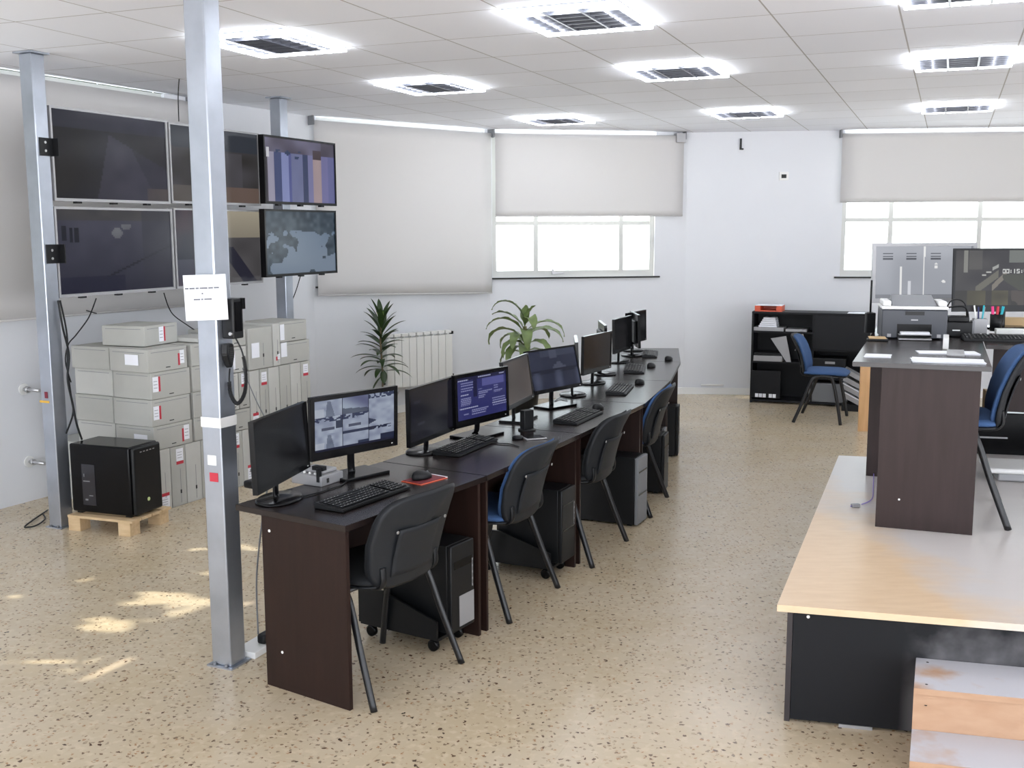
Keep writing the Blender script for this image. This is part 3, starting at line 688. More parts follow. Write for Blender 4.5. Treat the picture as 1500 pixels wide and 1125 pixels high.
# ------------------------------------------------------------------ visitor chairs
def chair(loc, rz, label, fab, z=0):
    t = thing('visitor_chair', label, 'chair', (loc[0], loc[1], z), rz)
    F = M[fab]
    for sx in (-1, 1):
        rear = spline([(sx*.285, -.24, 0), (sx*.262, -.155, .22), (sx*.245, -.09, .40), (sx*.24, -.05, .445), (sx*.24, .0, .455)], 6)
        front = spline([(sx*.24, .0, .455), (sx*.24, .07, .45), (sx*.245, .11, .42), (sx*.262, .16, .22), (sx*.275, .2, 0)], 6)
        m = MB(); m.tube(rear, .0125, 10, flat=1.3); m.build('leg', M['blackmetal'], t)
        m = MB(); m.tube(front, .0125, 10, flat=1.3); m.build('leg', M['blackmetal'], t)
    m = MB(); m.tube([(-.238, -.06, .437), (.238, -.06, .437)], .011, 8); m.tube([(-.238, .08, .437), (.238, .08, .437)], .011, 8); m.build('seat_frame', M['blackmetal'], t)
    # seat shell and cushion
    def ss(u, v, zt, k):
        th = 2*math.pi*u; c, s = math.cos(th), math.sin(th); e = .42
        x = .235*k*v*math.copysign(abs(c)**e, c); y = .02+.215*k*v*math.copysign(abs(s)**e, s)
        return x, y, zt
    def pad(k, z0, z1, crown):
        m = MB(); n, rg = 36, []
        prof = [(0, z1+crown), (.5, z1+crown*.7), (.85, z1), (.97, z1-.010), (1.0, z0+.012), (.97, z0), (0, z0)]
        for (r_, z_) in prof:
            ring = []
            for a_ in range(n):
                x, y, _ = ss(a_/n, max(r_, .001), 0, k); zz = z_-.012*max(0, (y-.1)/.12)**2*(1 if y > .1 else 0)
                ring.append(m.b.verts.new((x, y, zz)))
            rg.append(ring)
        for a_, b_ in zip(rg, rg[1:]):
            for q in range(n):
                f = m.b.faces.new((a_[q], a_[(q+1) % n], b_[(q+1) % n], b_[q])); f.smooth = True
        return m
    pad(.98, .452, .470, 0).build('seat_shell', M['chairpl'], t)
    pad(1.0, .468, .500, .012).build('seat_cushion', F, t)
    # back
    def bk(u, v, o, k, sq=.42):
        th = 2*math.pi*u; c, s = math.cos(th), math.sin(th)
        x = .238*k*v*math.copysign(abs(c)**sq, c); h = -.006+.196*k*v*math.copysign(abs(s)**sq, s)
        x *= 1-.10*(-h/.185 if h < 0 else h/.185*.3)
        y = -.225-.10*(h/.37)*1.2+(abs(x)/.235)**2*.05-.02*(h/.185)**2+o
        return (x, y, .645+h)
    def bpad(k, o0, o1, crown):
        m = MB(); n = 40; rg = []
        for (r_, o_) in ((.001, o1+crown), (.5, o1+crown*.7), (.9, o1), (1, (o0+o1)/2), (.92, o0), (.001, o0)):
            rg.append([m.b.verts.new(bk(a_/n, r_, o_, k)) for a_ in range(n)])
        for a_, b_ in zip(rg, rg[1:]):
            for q in range(n):
                f = m.b.faces.new((a_[q], a_[(q+1) % n], b_[(q+1) % n], b_[q])); f.smooth = True
        return m
    bs_ = bpad(1.02, -.028, -.004, 0).build('backrest_shell', M['chairpl'], t)
    bpad(.98, -.006, .022, .012).build('backrest_cushion', F, t)
    m = MB()   # raised panel on the rear of the shell
    def rp_(u, v):
        x = -.13+.26*u; h = -.15+.20*v; y = -.225-.10*(h/.37)*1.2+(abs(x)/.235)**2*.05-.02*(h/.185)**2-.0305
        return (x, y, .645+h)
    m.grid(rp_, 10, 8, thick=-.004); m.build('shell_panel', M['chairpl'], bs_)
    for sx in (-1, 1):
        m = MB(); m.tube(spline([(sx*.15, -.02, .448), (sx*.16, -.15, .447), (sx*.165, -.197, .475), (sx*.165, -.195, .54)], 5), .016, 8, flat=.5); m.build('back_bracket', M['blackpl'], t)
        m = MB(); m.lathe([(.007, 0), (.007, .003)], (0, 0, 0), 8); p_ = bk(.5, 0, 0, 1); o = m.build('screw', M['alu'], t); o.location = (sx*.15, -.262, .64+.05); o.rotation_euler = (R(100), 0, 0)
    return t
def chair_at(rx, ry, ang, label, fab, z=0):
    f = D(ang+90); c = Vector((rx, ry, 0))+f*.24; return chair((c.x, c.y), R(ang), label, fab, z)
chair_at(-.381, 4.187, 56, 'nearest charcoal chair with a black seat, drawn up to the first desk', 'fabricblk')
chair_at(.111, 5.151, 63.8, 'chair with a blue seat and charcoal back shell at the second desk', 'fabric')
chair_at(.564, 5.997, 64.6, 'charcoal chair with a dark seat at the third desk, between the two blue ones', 'fabricblk')
chair_at(.99, 7.05, 71, 'farthest blue chair of the curved row, at the fourth desk', 'fabric')
chair_at((2.727+2.959)/2, (10.283+10.75)/2, 64-180+180-90-0.5-0+90-0 if False else -113.2+0, 'blue chair standing sideways before the black shelf unit', 'fabric') if False else None
fS = D(-23.4); cS = Vector((2.843, 10.517, 0))+fS*.235
chair((cS.x, cS.y), R(-23.4-90), 'blue chair standing sideways before the black shelf unit', 'fabric')

# ------------------------------------------------------------------ monitors of the row
MS = [
 ((-0.934, 4.327, 78.0, 1.8, 0.524, 0.290, 0.834), (-.945, 4.335), f_off, 'switched off black monitor at the near end of the first desk', 'oval'),
 ((-0.707, 4.774, 47.9, -1.5, 0.502, 0.283, 0.854), (-.715, 4.79), f_cctv, 'monitor showing a three by three grid of camera pictures', 'square'),
 ((-0.392, 5.300, 68.1, 0.6, 0.515, 0.284, 0.818), (-.42, 5.305), f_dark, 'dark monitor with faint text, near end of the second desk', 'oval'),
 ((-0.153, 5.695, 55.2, 1.5, 0.482, 0.280, 0.829), (-.19, 5.72), f_blue, 'monitor showing blue text windows on the second desk', 'square'),
 ((0.060, 6.193, 72.3, 8.1, 0.497, 0.274, 0.849), (.03, 6.2), f_tan, 'tilted monitor with a plain grey-brown screen, left half hidden by the blue text monitor', 'angular'),
 ((0.296, 6.652, 51.1, 13.8, 0.512, 0.273, 0.858), (.262, 6.67), f_scene, 'tilted monitor with a hazy blue-grey picture before the striped plant', 'angular'),
 ((0.621, 7.706, 61.8, -1.0, 0.501, 0.276, 0.838), (.60, 7.72), f_off, 'dark monitor on the fourth desk, first beyond the tilted ones', 'oval'),
 ((0.45, 7.15, 87.5, 2, 0.50, 0.285, 0.85), (.43, 7.16), f_off, 'monitor seen edge-on as a grey upright bar, on the fourth desk', 'oval'),
 ((0.938, 8.960, 66.8, 1.0, 0.485, 0.284, 0.846), (.915, 8.97), f_off, 'dark monitor on the fifth desk, before the farthest pair', 'oval'),
 ((0.72, 8.27, 91, 2, 0.48, 0.285, 0.86), (.735, 8.19), f_off, 'monitor seen edge-on with its grey back, beyond the fourth desk screen', 'oval'),
 ((1.105, 9.45, 92, 2, 0.47, 0.29, 0.84), (1.08, 9.46), f_scene, 'narrow looking monitor turned aside, right of the fifth desk dark one', 'oval'),
 ((1.154, 9.835, 63.0, 1.2, 0.494, 0.285, 0.829), (1.14, 9.85), f_off, 'farthest monitor of the curved row, dark, standing highest in the picture', 'oval')]
for sp, b, fn, l, shp in MS:
    big = fn in (f_blue, f_cctv)
    monitor(sp, b, fn, l, shp, nu=128 if big else 32, nv=72 if big else 18, chin=.024 if shp != 'square' else .036, bez=.012 if shp != 'square' else .02)

# ------------------------------------------------------------------ keyboards, mice
def keyboard(c0, ang, L_, W_, label, z=.75, light=False, mat_='blackpl'):
    t = thing('keyboard', label, 'keyboard', (c0[0], c0[1], z), ang)
    m = MB(); v = [(-L_/2, -W_/2, .002), (L_/2, -W_/2, .002), (L_/2, W_/2, .002), (-L_/2, W_/2, .002), (-L_/2, -W_/2, .013), (L_/2, -W_/2, .013), (L_/2, W_/2, .026), (-L_/2, W_/2, .026)]
    m.verts(v, [(3, 2, 1, 0), (4, 5, 6, 7), (0, 1, 5, 4), (1, 2, 6, 5), (2, 3, 7, 6), (3, 0, 4, 7)])
    bmesh.ops.bevel(m.b, geom=list(m.b.edges), offset=.003, segments=2, affect='EDGES'); m.build('case', M[mat_], t)
    m = MB(); g = MB(); nx = 21
    sl = .013/W_
    for j in range(6):
        for i in range(nx):
            if i in (15, 18) and j != 9 and random.random() < 2: 
                if i == 15 or i == 17: continue
            x = -L_/2+.012+(L_-.024)*(i+.5)/nx; y = -W_/2+.014+(W_-.028)*(j+.5)/6; a = (L_-.024)/nx*.42; b = (W_-.028)/6*.40
            zz = .013+(y+W_/2)*sl
            m.box(x-a, x+a, y-b, y+b, zz, zz+.006)
            if random.random() < .7: g.box(x-a*.45, x-a*.05, y, y+b*.5, zz+.0061, zz+.0065)
    g.build('key_legends', M['white'], m.build('keys', M['blackpl'], t))['kind'] = 'stuff'
    m = MB(); m.box(-L_/2+.03, -L_/2+.06, W_/2-.03, W_/2-.02, 0, .004); m.box(L_/2-.06, L_/2-.03, W_/2-.03, W_/2-.02, 0, .004); m.box(-L_/2+.03, L_/2-.03, -W_/2+.01, -W_/2+.02, 0, .004); m.build('feet', M['blackpl'], t)
    return t
def kb(q, label, z=.75, W_=None, L_=None):
    a, b, c, d = [at(p[0], p[1], z+.012) for p in q]
    c0 = (a+b+c+d)/4; dd = ((b-a)+(c-d))/2
    keyboard(c0, math.atan2(dd.y, dd.x), L_ or min(.46, dd.length), W_ or .15, label, z)
kb([(457, 741), (569, 704), (601, 713), (497, 751)], 'black keyboard on the nearest desk before the camera-grid monitor')
kb([(632, 660), (696, 636), (732, 644), (668, 673)], 'black keyboard under the blue text monitor')
kb([(806, 619), (859, 597), (885.6, 601), (837, 625)], 'black keyboard on the third desk')
kb([(887, 577), (905.6, 562), (926, 562), (914, 579)], 'black keyboard on the fourth desk', L_=.44, W_=.14)
kb([(914, 549.5), (921, 531), (945, 531), (940, 549.5)], 'black keyboard on the fifth desk before the dark monitor', L_=.46, W_=.16)
kb([(941.6, 523), (946.6, 512), (961, 514.7), (960.6, 523.6)], 'farthest keyboard of the curved row with pale legends', L_=.44, W_=.13)
def mouse(c, ang, label, z=.75, name='computer_mouse'):
    t = thing(name, label, 'mouse', (c[0], c[1], z), ang)
    m = MB(); n, rg = 20, []
    for k, (r_, z_) in enumerate(((.2, .0005), (.95, .0005), (1, .008), (.96, .018), (.8, .028), (.5, .035), (.01, .037))):
        rg.append([m.b.verts.new((.058*r_*math.cos(2*math.pi*a/n)*(1), .031*r_*math.sin(2*math.pi*a/n), z_*(1-.35*(math.cos(2*math.pi*a/n)*r_) if z_ > .01 else 1))) for a in range(n)])
    for a_, b_ in zip(rg, rg[1:]):
        for q in range(n):
            f = m.b.faces.new((a_[q], a_[(q+1) % n], b_[(q+1) % n], b_[q])); f.smooth = True
    m.build('shell', M['blackpl'], t)
    m = MB(); m.lathe([(.006, -.003), (.008, 0), (.006, .003)], (0, 0, 0), 12); o = m.build('scroll_wheel', M['grey'], t); o.location = (.034, 0, .024); o.rotation_euler = (R(90), 0, 0)
    return t
p = at(618, 700, .76); pad_c = at(612, 705, .75)
t = thing('notebook', 'red and orange notebook lying under the mouse on the nearest desk', 'notebook', (p.x+.01, p.y, .75), R(52))
m = MB(); m.box(-.085, .09, -.06, .06, 0, .003); m.build('cover', M['orange'], t)
m = MB(); m.box(-.078, .085, -.052, .056, .003, .006); m.build('pages', mat('dark_red_page', (110, 34, 44), .6), t, 'dark red upper page'); m = MB(); m.box(.084, .09, -.06, .06, .003, .0075); m.build('page_edge', M['paper'], t)
mouse((p.x, p.y), R(50), 'dark computer mouse on the red notebook', .757)
for (x, y, l) in ((876, 597, 'black mouse at the far end of the third desk, beyond its keyboard'), (937, 560, 'black mouse with looped cable on the fourth desk'), (954, 536, 'black mouse on the fifth desk'), (979.6, 526, 'farthest black mouse of the curved row')):
    p = at(x, y, .76); mouse((p.x, p.y), R(60), l)
# small items on the desks
p = at(368, 713, .755); t = thing('black_pouch', 'small black case lying beside the switched off monitor', 'case', (p.x+.02, p.y+.03, .75), R(60))
m = MB(); m.box(-.06, .06, -.03, .03, 0, .035, bev=.012); m.build('body', M['blackpl'], t)
a, b = at(431, 708, .75), at(479, 714, .75); c = at(499, 703, .75); r_ = (b-a).normalized(); cc = (a+c)/2
t = thing('silver_power_box', 'squat silver box with small knobs between the first two monitors', 'electronic box', (cc.x, cc.y, .75), R(-30))
m = MB(); m.box(-.085, .085, -.075, .075, 0, .045, bev=.004); m.build('body', M['silver'], t)
m = MB(); m.box(-.07, .06, -.03, .065, .0452, .062, bev=.006); m.build('upper_step', M['silver'], t)
for i in range(3):
    m = MB(); m.lathe([(.006, 0), (.006, .008), (.002, .01)], (-.03+i*.03, -.05, .0452), 10); m.build('knob', M['white'], t)
m = MB(); m.box(.02, .08, -.06, -.03, .066, .085, bev=.003); m.box(.06, .075, -.078, -.06, .02, .08, bev=.003); m.build('adapter', M['blackpl'], t)
m = MB(); m.box(.086, .0875, -.04, -.025, .012, .032); m.build('socket', M['gap'], t)
p = at(772, 633, .75); t = thing('desk_phone_charger', 'upright black charger block on the second desk near the smartphone', 'charger', (p.x+.0, p.y+.06, .75), R(40))
m = MB(); m.box(-.035, .035, -.02, .02, .008, .115, bev=.004); m.build('block', M['blackpl'], t)
m = MB(); m.lathe([(.05, 0), (.05, .006), (.03, .009)], (0, 0, 0), 20); m.build('foot', M['blackpl'], t)
m = MB(); m.box(.036, .055, -.008, .004, .02, .026); m.build('tab', M['silver'], t)
p = at(782, 641, .755); t = thing('smartphone', 'smartphone with a pale metal rim lying on the second desk', 'phone', (p.x, p.y, .75), R(20))
m = MB(); m.box(-.06, .06, -.045, .045, 0, .009, bev=.004); m.build('rim', M['silver'], t); m = MB(); m.box(-.052, .052, -.038, .038, .0091, .011); m.build('display', M['glossblack'], t)
p = at(764, 641, .755); t = thing('headset_puck', 'round black puck beside the smartphone', 'puck', (p.x-.02, p.y-.01, .75)); 
m = MB(); m.lathe([(.03, 0), (.032, .008), (.026, .016), (.01, .018)], (0, 0, 0), 20); m.build('body', M['blackpl'], t)
# cables lying on the desks
for pts, l in (([(440, 730), (470, 722), (500, 712), (512, 704)], 'thin black cable lying on the nearest desk before the silver box'),
               ([(700, 655), (720, 650), (745, 651), (760, 655)], 'thin black cable lying on the second desk beside its keyboard')):
    m = MB(); m.tube([at(x, y, .75)+Vector((0, 0, .004)) for x, y in pts], .003, 6); tag(m.build('desk_cable', M['blackpl']), l, 'cable')
p = at(825, 586, .76)
m = MB(); m.tube(spline([at(812, 588, .754), at(820, 583, .757), at(829, 585, .757), at(831, 589, .754)], 6), .004, 6); tag(m.build('earphone_cord', M['grey']), 'small curled grey cord lying on the third desk', 'cord')

# ------------------------------------------------------------------ computer towers below
def tower(loc, rz, label, W_=.18, Dp=.37, H_=.40, front='a', z=0):
    t = thing('computer_tower', label, 'computer', (loc[0], loc[1], z), rz)
    m = MB(); m.box(-W_/2, W_/2, .012, Dp, .012, H_, bev=.004); m.build('case', M['blackpl'], t)
    m = MB(); m.box(-W_/2, W_/2, -.012, .0115, .012, H_, bev=.006); m.build('front_panel', M['blackpl'] if front != 'g' else M['grey'], t)
    m = MB()
    if front == 'a':
        m.box(-W_/2+.06, W_/2-.006, -.0145, -.0121, .03, .17); m.build('grey_plate', M['silver'], t, 'pale grey lower plate'); m = MB()
        m.box(-W_/2+.02, W_/2-.02, -.0135, -.0121, .30, .335)
    else:
        m.box(-W_/2+.015, W_/2-.015, -.0135, -.0121, H_*.45, H_*.47); m.build('drive_slot', M['glossblack'], t); m = MB(); m.box(-W_/2+.015, W_/2-.015, -.0135, -.0121, H_*.78, H_*.8)
    m.build('drive_slot', M['glossblack'], t)
    m = MB()
    m.box(W_/2-.017, W_/2-.013, -.0128, -.0121, .19, .32)
    for i in range(5): m.box(W_/2-.018, W_/2-.012, -.0138, -.0121, .19+i*.03, .2+i*.03)
    m.build('buttons', M['silver'], t)
    m = MB()
    for sx in (-1, 1):
        for y in (.05, Dp-.05): m.box(sx*(W_/2-.03)-.012, sx*(W_/2-.03)+.012, y-.015, y+.015, 0, .012)
    m.build('feet', M['blackpl'], t); return t
def trolley(loc, rz, label):
    t = thing('computer_trolley', label, 'trolley', (loc[0], loc[1], 0), rz)
    m = MB(); m.box(-.115, .115, 0, .44, .058, .072)
    for sx in (-1, 1):
        x0 = sx*.115; x1 = sx*.127; ys = [(0, .072), (0, .15), (.30, .24), (.44, .24), (.44, .072)]
        lo, hi = min(x0, x1), max(x0, x1); n = len(ys)
        m.verts([(lo, y, z) for y, z in ys]+[(hi, y, z) for y, z in ys], [tuple(range(n)), tuple(range(n, 2*n))[::-1]]+[(i, (i+1) % n, n+(i+1) % n, n+i) for i in range(n)])
    m.build('tray', M['blackpl'], t)
    for sx in (-1, 1):
        for y in (.04, .39):
            m = MB(); m.lathe([(.02, -.012), (.027, -.009), (.027, .009), (.02, .012)], (0, 0, 0), 18); o = m.build('caster', M['glossblack'], t); o.location = (sx*.095, y, .028); o.rotation_euler = (0, R(90), 0)
            k = MB(); k.lathe([(.012, .026), (.012, .03)], (0, 0, 0), 10); o2 = k.build('caster_stem', M['blackpl'], o); o2.matrix_parent_inverse = (Matrix.Translation(o.location) @ Matrix.Rotation(R(90), 4, 'Y')).inverted(); o2.location = (sx*.095, y, .028)
    return t
for i, (x, y, l, tr) in enumerate(((.78, .055, 'first', 1), (.94, .045, 'second', 1))):
    trolley(dl(i, x, y), da(i), 'black wheeled computer trolley with a sloping side under the %s desk' % l)
    tower(dl(i, x+.02, y-.03, .0), da(i), 'black computer tower on the wheeled trolley under the %s desk' % l, z=.0725, front='a' if i == 0 else 'b', H_=.41)
tower(dl(2, .97, -.03), da(2), 'tall black computer tower with grey front under the third desk', .19, .42, .44, 'g')
tower(dl(3, .74, -.02), da(3), 'black computer tower with rounded front under the fourth desk', .19, .40, .42, 'b')
tower(dl(3, .96, .02), da(3), 'narrow grey-fronted computer tower right beside the black one under the fourth desk', .11, .38, .42, 'g')
tower(dl(4, .93, .0), da(4), 'computer tower with pale edge under the fifth desk', .16, .38, .42, 'a')
m = MB()

# ------------------------------------------------------------------ things on the nearest post
Tm = mp_.matrix_world.copy() if False else Matrix.Translation(mpc) @ Matrix.Rotation(R(PA-90), 4, 'Z')
rid = Tm @ Vector((.05, -.05, 0)) if False else Vector((-1.205, 4.372, 0))
fc = Vector((-1.205, 4.372, 0))
n_ = D(-105); pr = D(8); p0 = fc+D(-82)*.004
t = thing('paper_notice', 'white printed paper notice taped to the nearest steel post', 'notice', (p0.x-.0, p0.y, 1.495), R(8))
m = MB(); m.grid(lambda u, v: Vector((-.118+.168*u, -.004+.012*(v-.5)*0-.006*math.sin(u*3.1), .0+.185*v)), 10, 10, thick=.0006); m.build('sheet', M['paper'], t)
t.rotation_euler = (0, R(-1.5), R(8))
for z_, wd in ((.128, (.014, .02, .012, .03, .018, .02)), (.106, (.006,)), (.083, (.026, .008, .03))):
    m = MB(); tot = sum(wd)+.004*(len(wd)-1); x_ = -.045-tot/2
    for q_ in wd:
        m.box(x_, x_+q_, -.0135, -.0115, z_, z_+.006); x_ += q_+.004
    m.build('printed_line', M['ink'], t)
# tape band and stickers, children of nothing: they are stuck on the post
t = thing('tape_band', 'white tape band wrapped round the nearest steel post', 'tape', (mpc.x, mpc.y, 1.045), R(PA-90))
m = MB(); s = .0506
for (x0, x1, y0, y1) in ((-s-.0012, s+.0012, -s-.0012, -s), (-s-.0012, s+.0012, s, s+.0012), (-s-.0012, -s, -s, s), (s, s+.0012, -s, s)): m.box(x0, x1, y0, y1, 0, .042)
m.build('band', M['white'], t)
t = thing('label_sticker', 'small white label stuck on the nearest post above the red one', 'sticker', (mpc.x, mpc.y, .885), R(PA-90))
m = MB(); m.box(-.025, .02, -s-.001, -s, 0, .042); m.build('label', M['white'], t)
t = thing('label_sticker', 'red square sticker on the nearest steel post', 'sticker', (mpc.x, mpc.y, .815), R(PA-90))
m = MB(); m.box(-.018, .026, -s-.0014, -s, 0, .038, bev=.0004); m.build('label', M['red'], t)
t = thing('label_sticker', 'worn whitish sticker backing behind the red and white labels on the nearest post', 'sticker', (mpc.x, mpc.y, .79), R(PA-90))
# radio on the right face (local +x face is at +s)
t = thing('two_way_radio', 'black radio unit fixed to the side of the nearest steel post', 'radio', (mpc.x, mpc.y, 1.415), R(PA-90))
m = MB(); m.box(s+.001, s+.062, -.02, .045, 0, .165, bev=.006); m.build('body', M['blackpl'], t)
m = MB(); m.box(s+.062, s+.066, -.01, .03, .03, .15, bev=.001); m.box(s+.05, s+.07, .03, .05, .12, .165, bev=.002); m.build('face_plate', M['glossblack'], t)
m = MB(); m.lathe([(.008, 0), (.007, .01)], (0, 0, 0), 12); o = m.build('knob', M['alu'], t); o.location = (s+.05, -.021, .022); o.rotation_euler = (R(90), 0, 0)
t = thing('hand_microphone', 'black hand microphone with coiled cord hanging on the nearest steel post', 'microphone', (mpc.x, mpc.y, 1.29), R(PA-90))
m = MB(); q = [(-.026, .105), (.022, .105), (.028, .06), (.012, .012), (0, 0), (-.012, .012), (-.03, .06)]
n = len(q); yy = -.005
m.verts([(s+.004, yy+x, z) for x, z in q]+[(s+.034, yy+x*.8, z*.95+.003) for x, z in q], [tuple(range(n)), tuple(range(n, 2*n))[::-1]]+[(i, (i+1) % n, n+(i+1) % n, n+i) for i in range(n)])
bmesh.ops.bevel(m.b, geom=list(m.b.edges), offset=.004, segments=2, affect='EDGES'); m.build('handset', M['blackpl'], t)
m = MB()
for i in range(6): m.box(s+.0335, s+.0365, -.02, .008, .045+i*.008, .048+i*.008)
m.build('speaker_grille', M['gap'], t)
m = MB(); base_ = spline([(s+.05, -.005, .14), (s+.085, .0, .07), (s+.098, 0, -.02), (s+.088, 0, -.10), (s+.05, -.0, -.145), (s+.018, -.0, -.11), (s+.012, -.0, -.05), (s+.02, -.003, .0)], 10)
m.tube(base_, .0035, 8)
m.build('cord', M['blackpl'], t)
m = MB(); cp = []
seg = base_[12:60]
for i in range(len(seg)-1):
    for k in range(10):
        f = k/10; c_ = seg[i].lerp(seg[i+1], f); dd = (seg[i+1]-seg[i]).normalized(); sd_ = Vector((0, 1, 0)); up = dd.cross(sd_).normalized(); a_ = (i+f)*2*math.pi*1.6
        cp.append(c_+sd_*.0068*math.cos(a_)+up*.0068*math.sin(a_))
m.tube(cp, .0022, 5); m.build('coil', M['blackpl'], t)
# conduit box at the post foot, behind it
t = thing('floor_trunking', 'white floor trunking behind the nearest steel post', 'trunking', (-1.155, 4.55, 0), R(68))
m = MB(); m.box(-.06, .30, -.055, .055, 0, .03, bev=.003); m.build('cover', M['white'], t)
m = MB(); m.box(.03, .10, -.045, .0, .03, .075, bev=.012); m.build('plug', M['blackpl'], t)
m = MB(); m.tube(spline([(-1.16, 4.68, .036), (-1.155, 4.67, .3), (-1.12, 4.655, .55), (-1.085, 4.65, .73)], 8), .004, 6); tag(m.build('power_cable', M['grey']), 'grey cable hanging behind the nearest desk down to the white trunking', 'cable')

# ------------------------------------------------------------------ archive boxes
BC = Vector((-2.36, 6.955, 0)); BF = 63.0
fdir, gdir = D(BF), D(BF+90)
bxn = [0]
def abox(f0, f1, g0, g1, z0, z1, label, side='f', lab=None, mt='greybox', rot=0, seam=True):
    e = .003; cx, cy = (f0+f1)/2, (g0+g1)/2; c = BC+fdir*cx+gdir*cy
    t = thing('archive_box', label, 'box', (c.x, c.y, z0), R(BF+rot), 'grey archive boxes piled by the left wall')
    a, b, h = (f1-f0)/2-e, (g1-g0)/2-e, z1-z0-.002
    m = MB(); m.box(-a, a, -b, b, 0, h, bev=.004); m.build('carton', M[mt], t)
    # facade is the local -y side; other visible side is local -x
    if lab:
        w_, hh, px_, pz, red, face = lab   # label width, height, centre pos, bottom z, red strip side
        if face == 'f':
            m = MB(); m.box(px_-w_/2, px_+w_/2, -b-.0012, -b-.0002, pz, pz+hh); L2 = m.build('label', M['paper'], t)
            m = MB()
            if red == 'b': m.box(px_-w_/2, px_+w_/2, -b-.0014, -b-.0002, pz-.022, pz-.001)
            elif red == 't': m.box(px_-w_/2, px_+w_/2, -b-.0014, -b-.0002, pz+hh+.001, pz+hh+.022)
            elif red == 'r': m.box(px_+w_/2+.001, px_+w_/2+.017, -b-.0014, -b-.0002, pz, pz+hh)
            else: m.box(px_-w_/2-.017, px_-w_/2-.001, -b-.0014, -b-.0002, pz-.01, pz+hh-.02)
            m.build('red_stripe', M['red'], L2)
            m = MB()
            for k in range(3): m.box(px_-w_*.35, px_+w_*.3, -b-.0016, -b-.0012, pz+hh*(.25+.22*k), pz+hh*(.28+.22*k))
            m.build('print', M['ink'], L2)
        else:
            m = MB(); m.box(-a-.0012, -a-.0002, px_-w_/2, px_+w_/2, pz, pz+hh); L2 = m.build('label', M['paper'], t)
            m = MB()
            for k in range(3): m.box(-a-.0016, -a-.0012, px_-w_*.4, px_+w_*.4, pz+hh*(.25+.22*k), pz+hh*(.28+.22*k))
            m.build('print', M['ink'], t)
    if seam:
        tall = h > .3
        m = MB()
        if tall: m.box(a*.2, a*.2+.003, -b-.0008, -b-.0001, .02, h*.62); m.lathe([(.009, 0), (.009, .002)], (0, 0, 0), 10) if False else None
        else: m.box(-a+.03, a-.03, -b-.0008, -b-.0001, h-.022, h-.019); m.box(-a-.0008, -a-.0001, -b+.03, b-.03, h-.022, h-.019)
        m.build('lid_seam', M['grey'], t)
        m = MB()
        if tall: m.box(a*.2-.005, a*.2+.008, -b-.0012, -b-.0001, h*.62 if False else .085, .11)
        else: m.box(-.02, .02, -b-.001, -b-.0001, .02, .026)
        m.build('finger_hole', M['gap'], t)
    return t
ORD = ['first', 'second', 'third', 'fourth', 'fifth', 'sixth', 'seventh', 'eighth', 'ninth', 'tenth', 'eleventh', 'twelfth', 'thirteenth']
# standing boxes along the floor (behind the computer tower up to the far post)
fs = [0, .14, .28, .43, .58, .72, .86, .98, .112*10, 1.26, 1.40, 1.54, 1.68]
for i in range(12):
    l = None
    if i == 0: l = (.09, .075, 0, .02, 't', 'f')
    if i == 1: l = (.065, .085, .015, .31, 'b', 'f')
    if i == 5: l = (.065, .085, 0, .315, 'b', 'f')
    if i == 6: l = (.07, .09, .02, .03, 't', 'f')
    if i in (3, 8, 10): l = (.065, .08, 0, .03, 't', 'f')
    abox(fs[i], fs[i+1], 0, .36, 0, .415, 'upright grey archive box on the floor, %s along the pile from the computer tower' % ORD[i], lab=l, mt='greybox' if i % 2 else 'greybox2')
for j in range(2): abox(0, .36, .37+j*.33, .70+j*.33-(.02*j), 0, .415, 'grey archive box on the floor behind the computer tower, %s in from the pile corner' % ORD[j], mt='greybox2')
# four layers of lying boxes at the corner
LZ = [.417, .577, .757, .937, 1.09]
off = [(.0, .02), (-.01, .0), (.0, .03), (-.02, .01)]
LR = ['lowest', 'second', 'third', 'top']
for k in range(4):
    z0, z1 = LZ[k], LZ[k+1]; df = off[k][0]
    lab = {0: (.05, .10, .12, .03, 'l', 'f'), 1: (.05, .09, -.135, .045, 'r', 'f'), 2: (.05, .10, -.14, .05, 'r', 'f'), 3: (.04, .09, .13, .035, 'l', 'f')}[k]
    abox(df, .36+df, 0, .35, z0, z1, 'flat lying grey archive box at the pile corner, %s of four layers' % LR[k], lab=lab, mt='greybox')
    if k in (3,): pass
    abox(df+.01, .37+df, .36, .72, z0, z1, 'flat lying grey archive box beside the leftmost post, %s of the four layers' % LR[k], mt='greybox' if k % 2 else 'greybox2')
    abox(.375, .72, 0, .35, z0, z1, 'flat lying grey archive box behind the nearest post, %s of the four layers' % LR[k], mt='greybox')
abox(.08, .44, .17, .52, 1.093, 1.23, 'grey archive box lying loose on top of the left part of the pile', lab=(.05, .10, .0, .02, 'r', 'f'), mt='greybox', rot=8)
abox(.46, .70, .02, .30, 1.093, 1.125, 'flat grey carton lid on top of the pile beside the nearest post', seam=False, mt='greybox2')
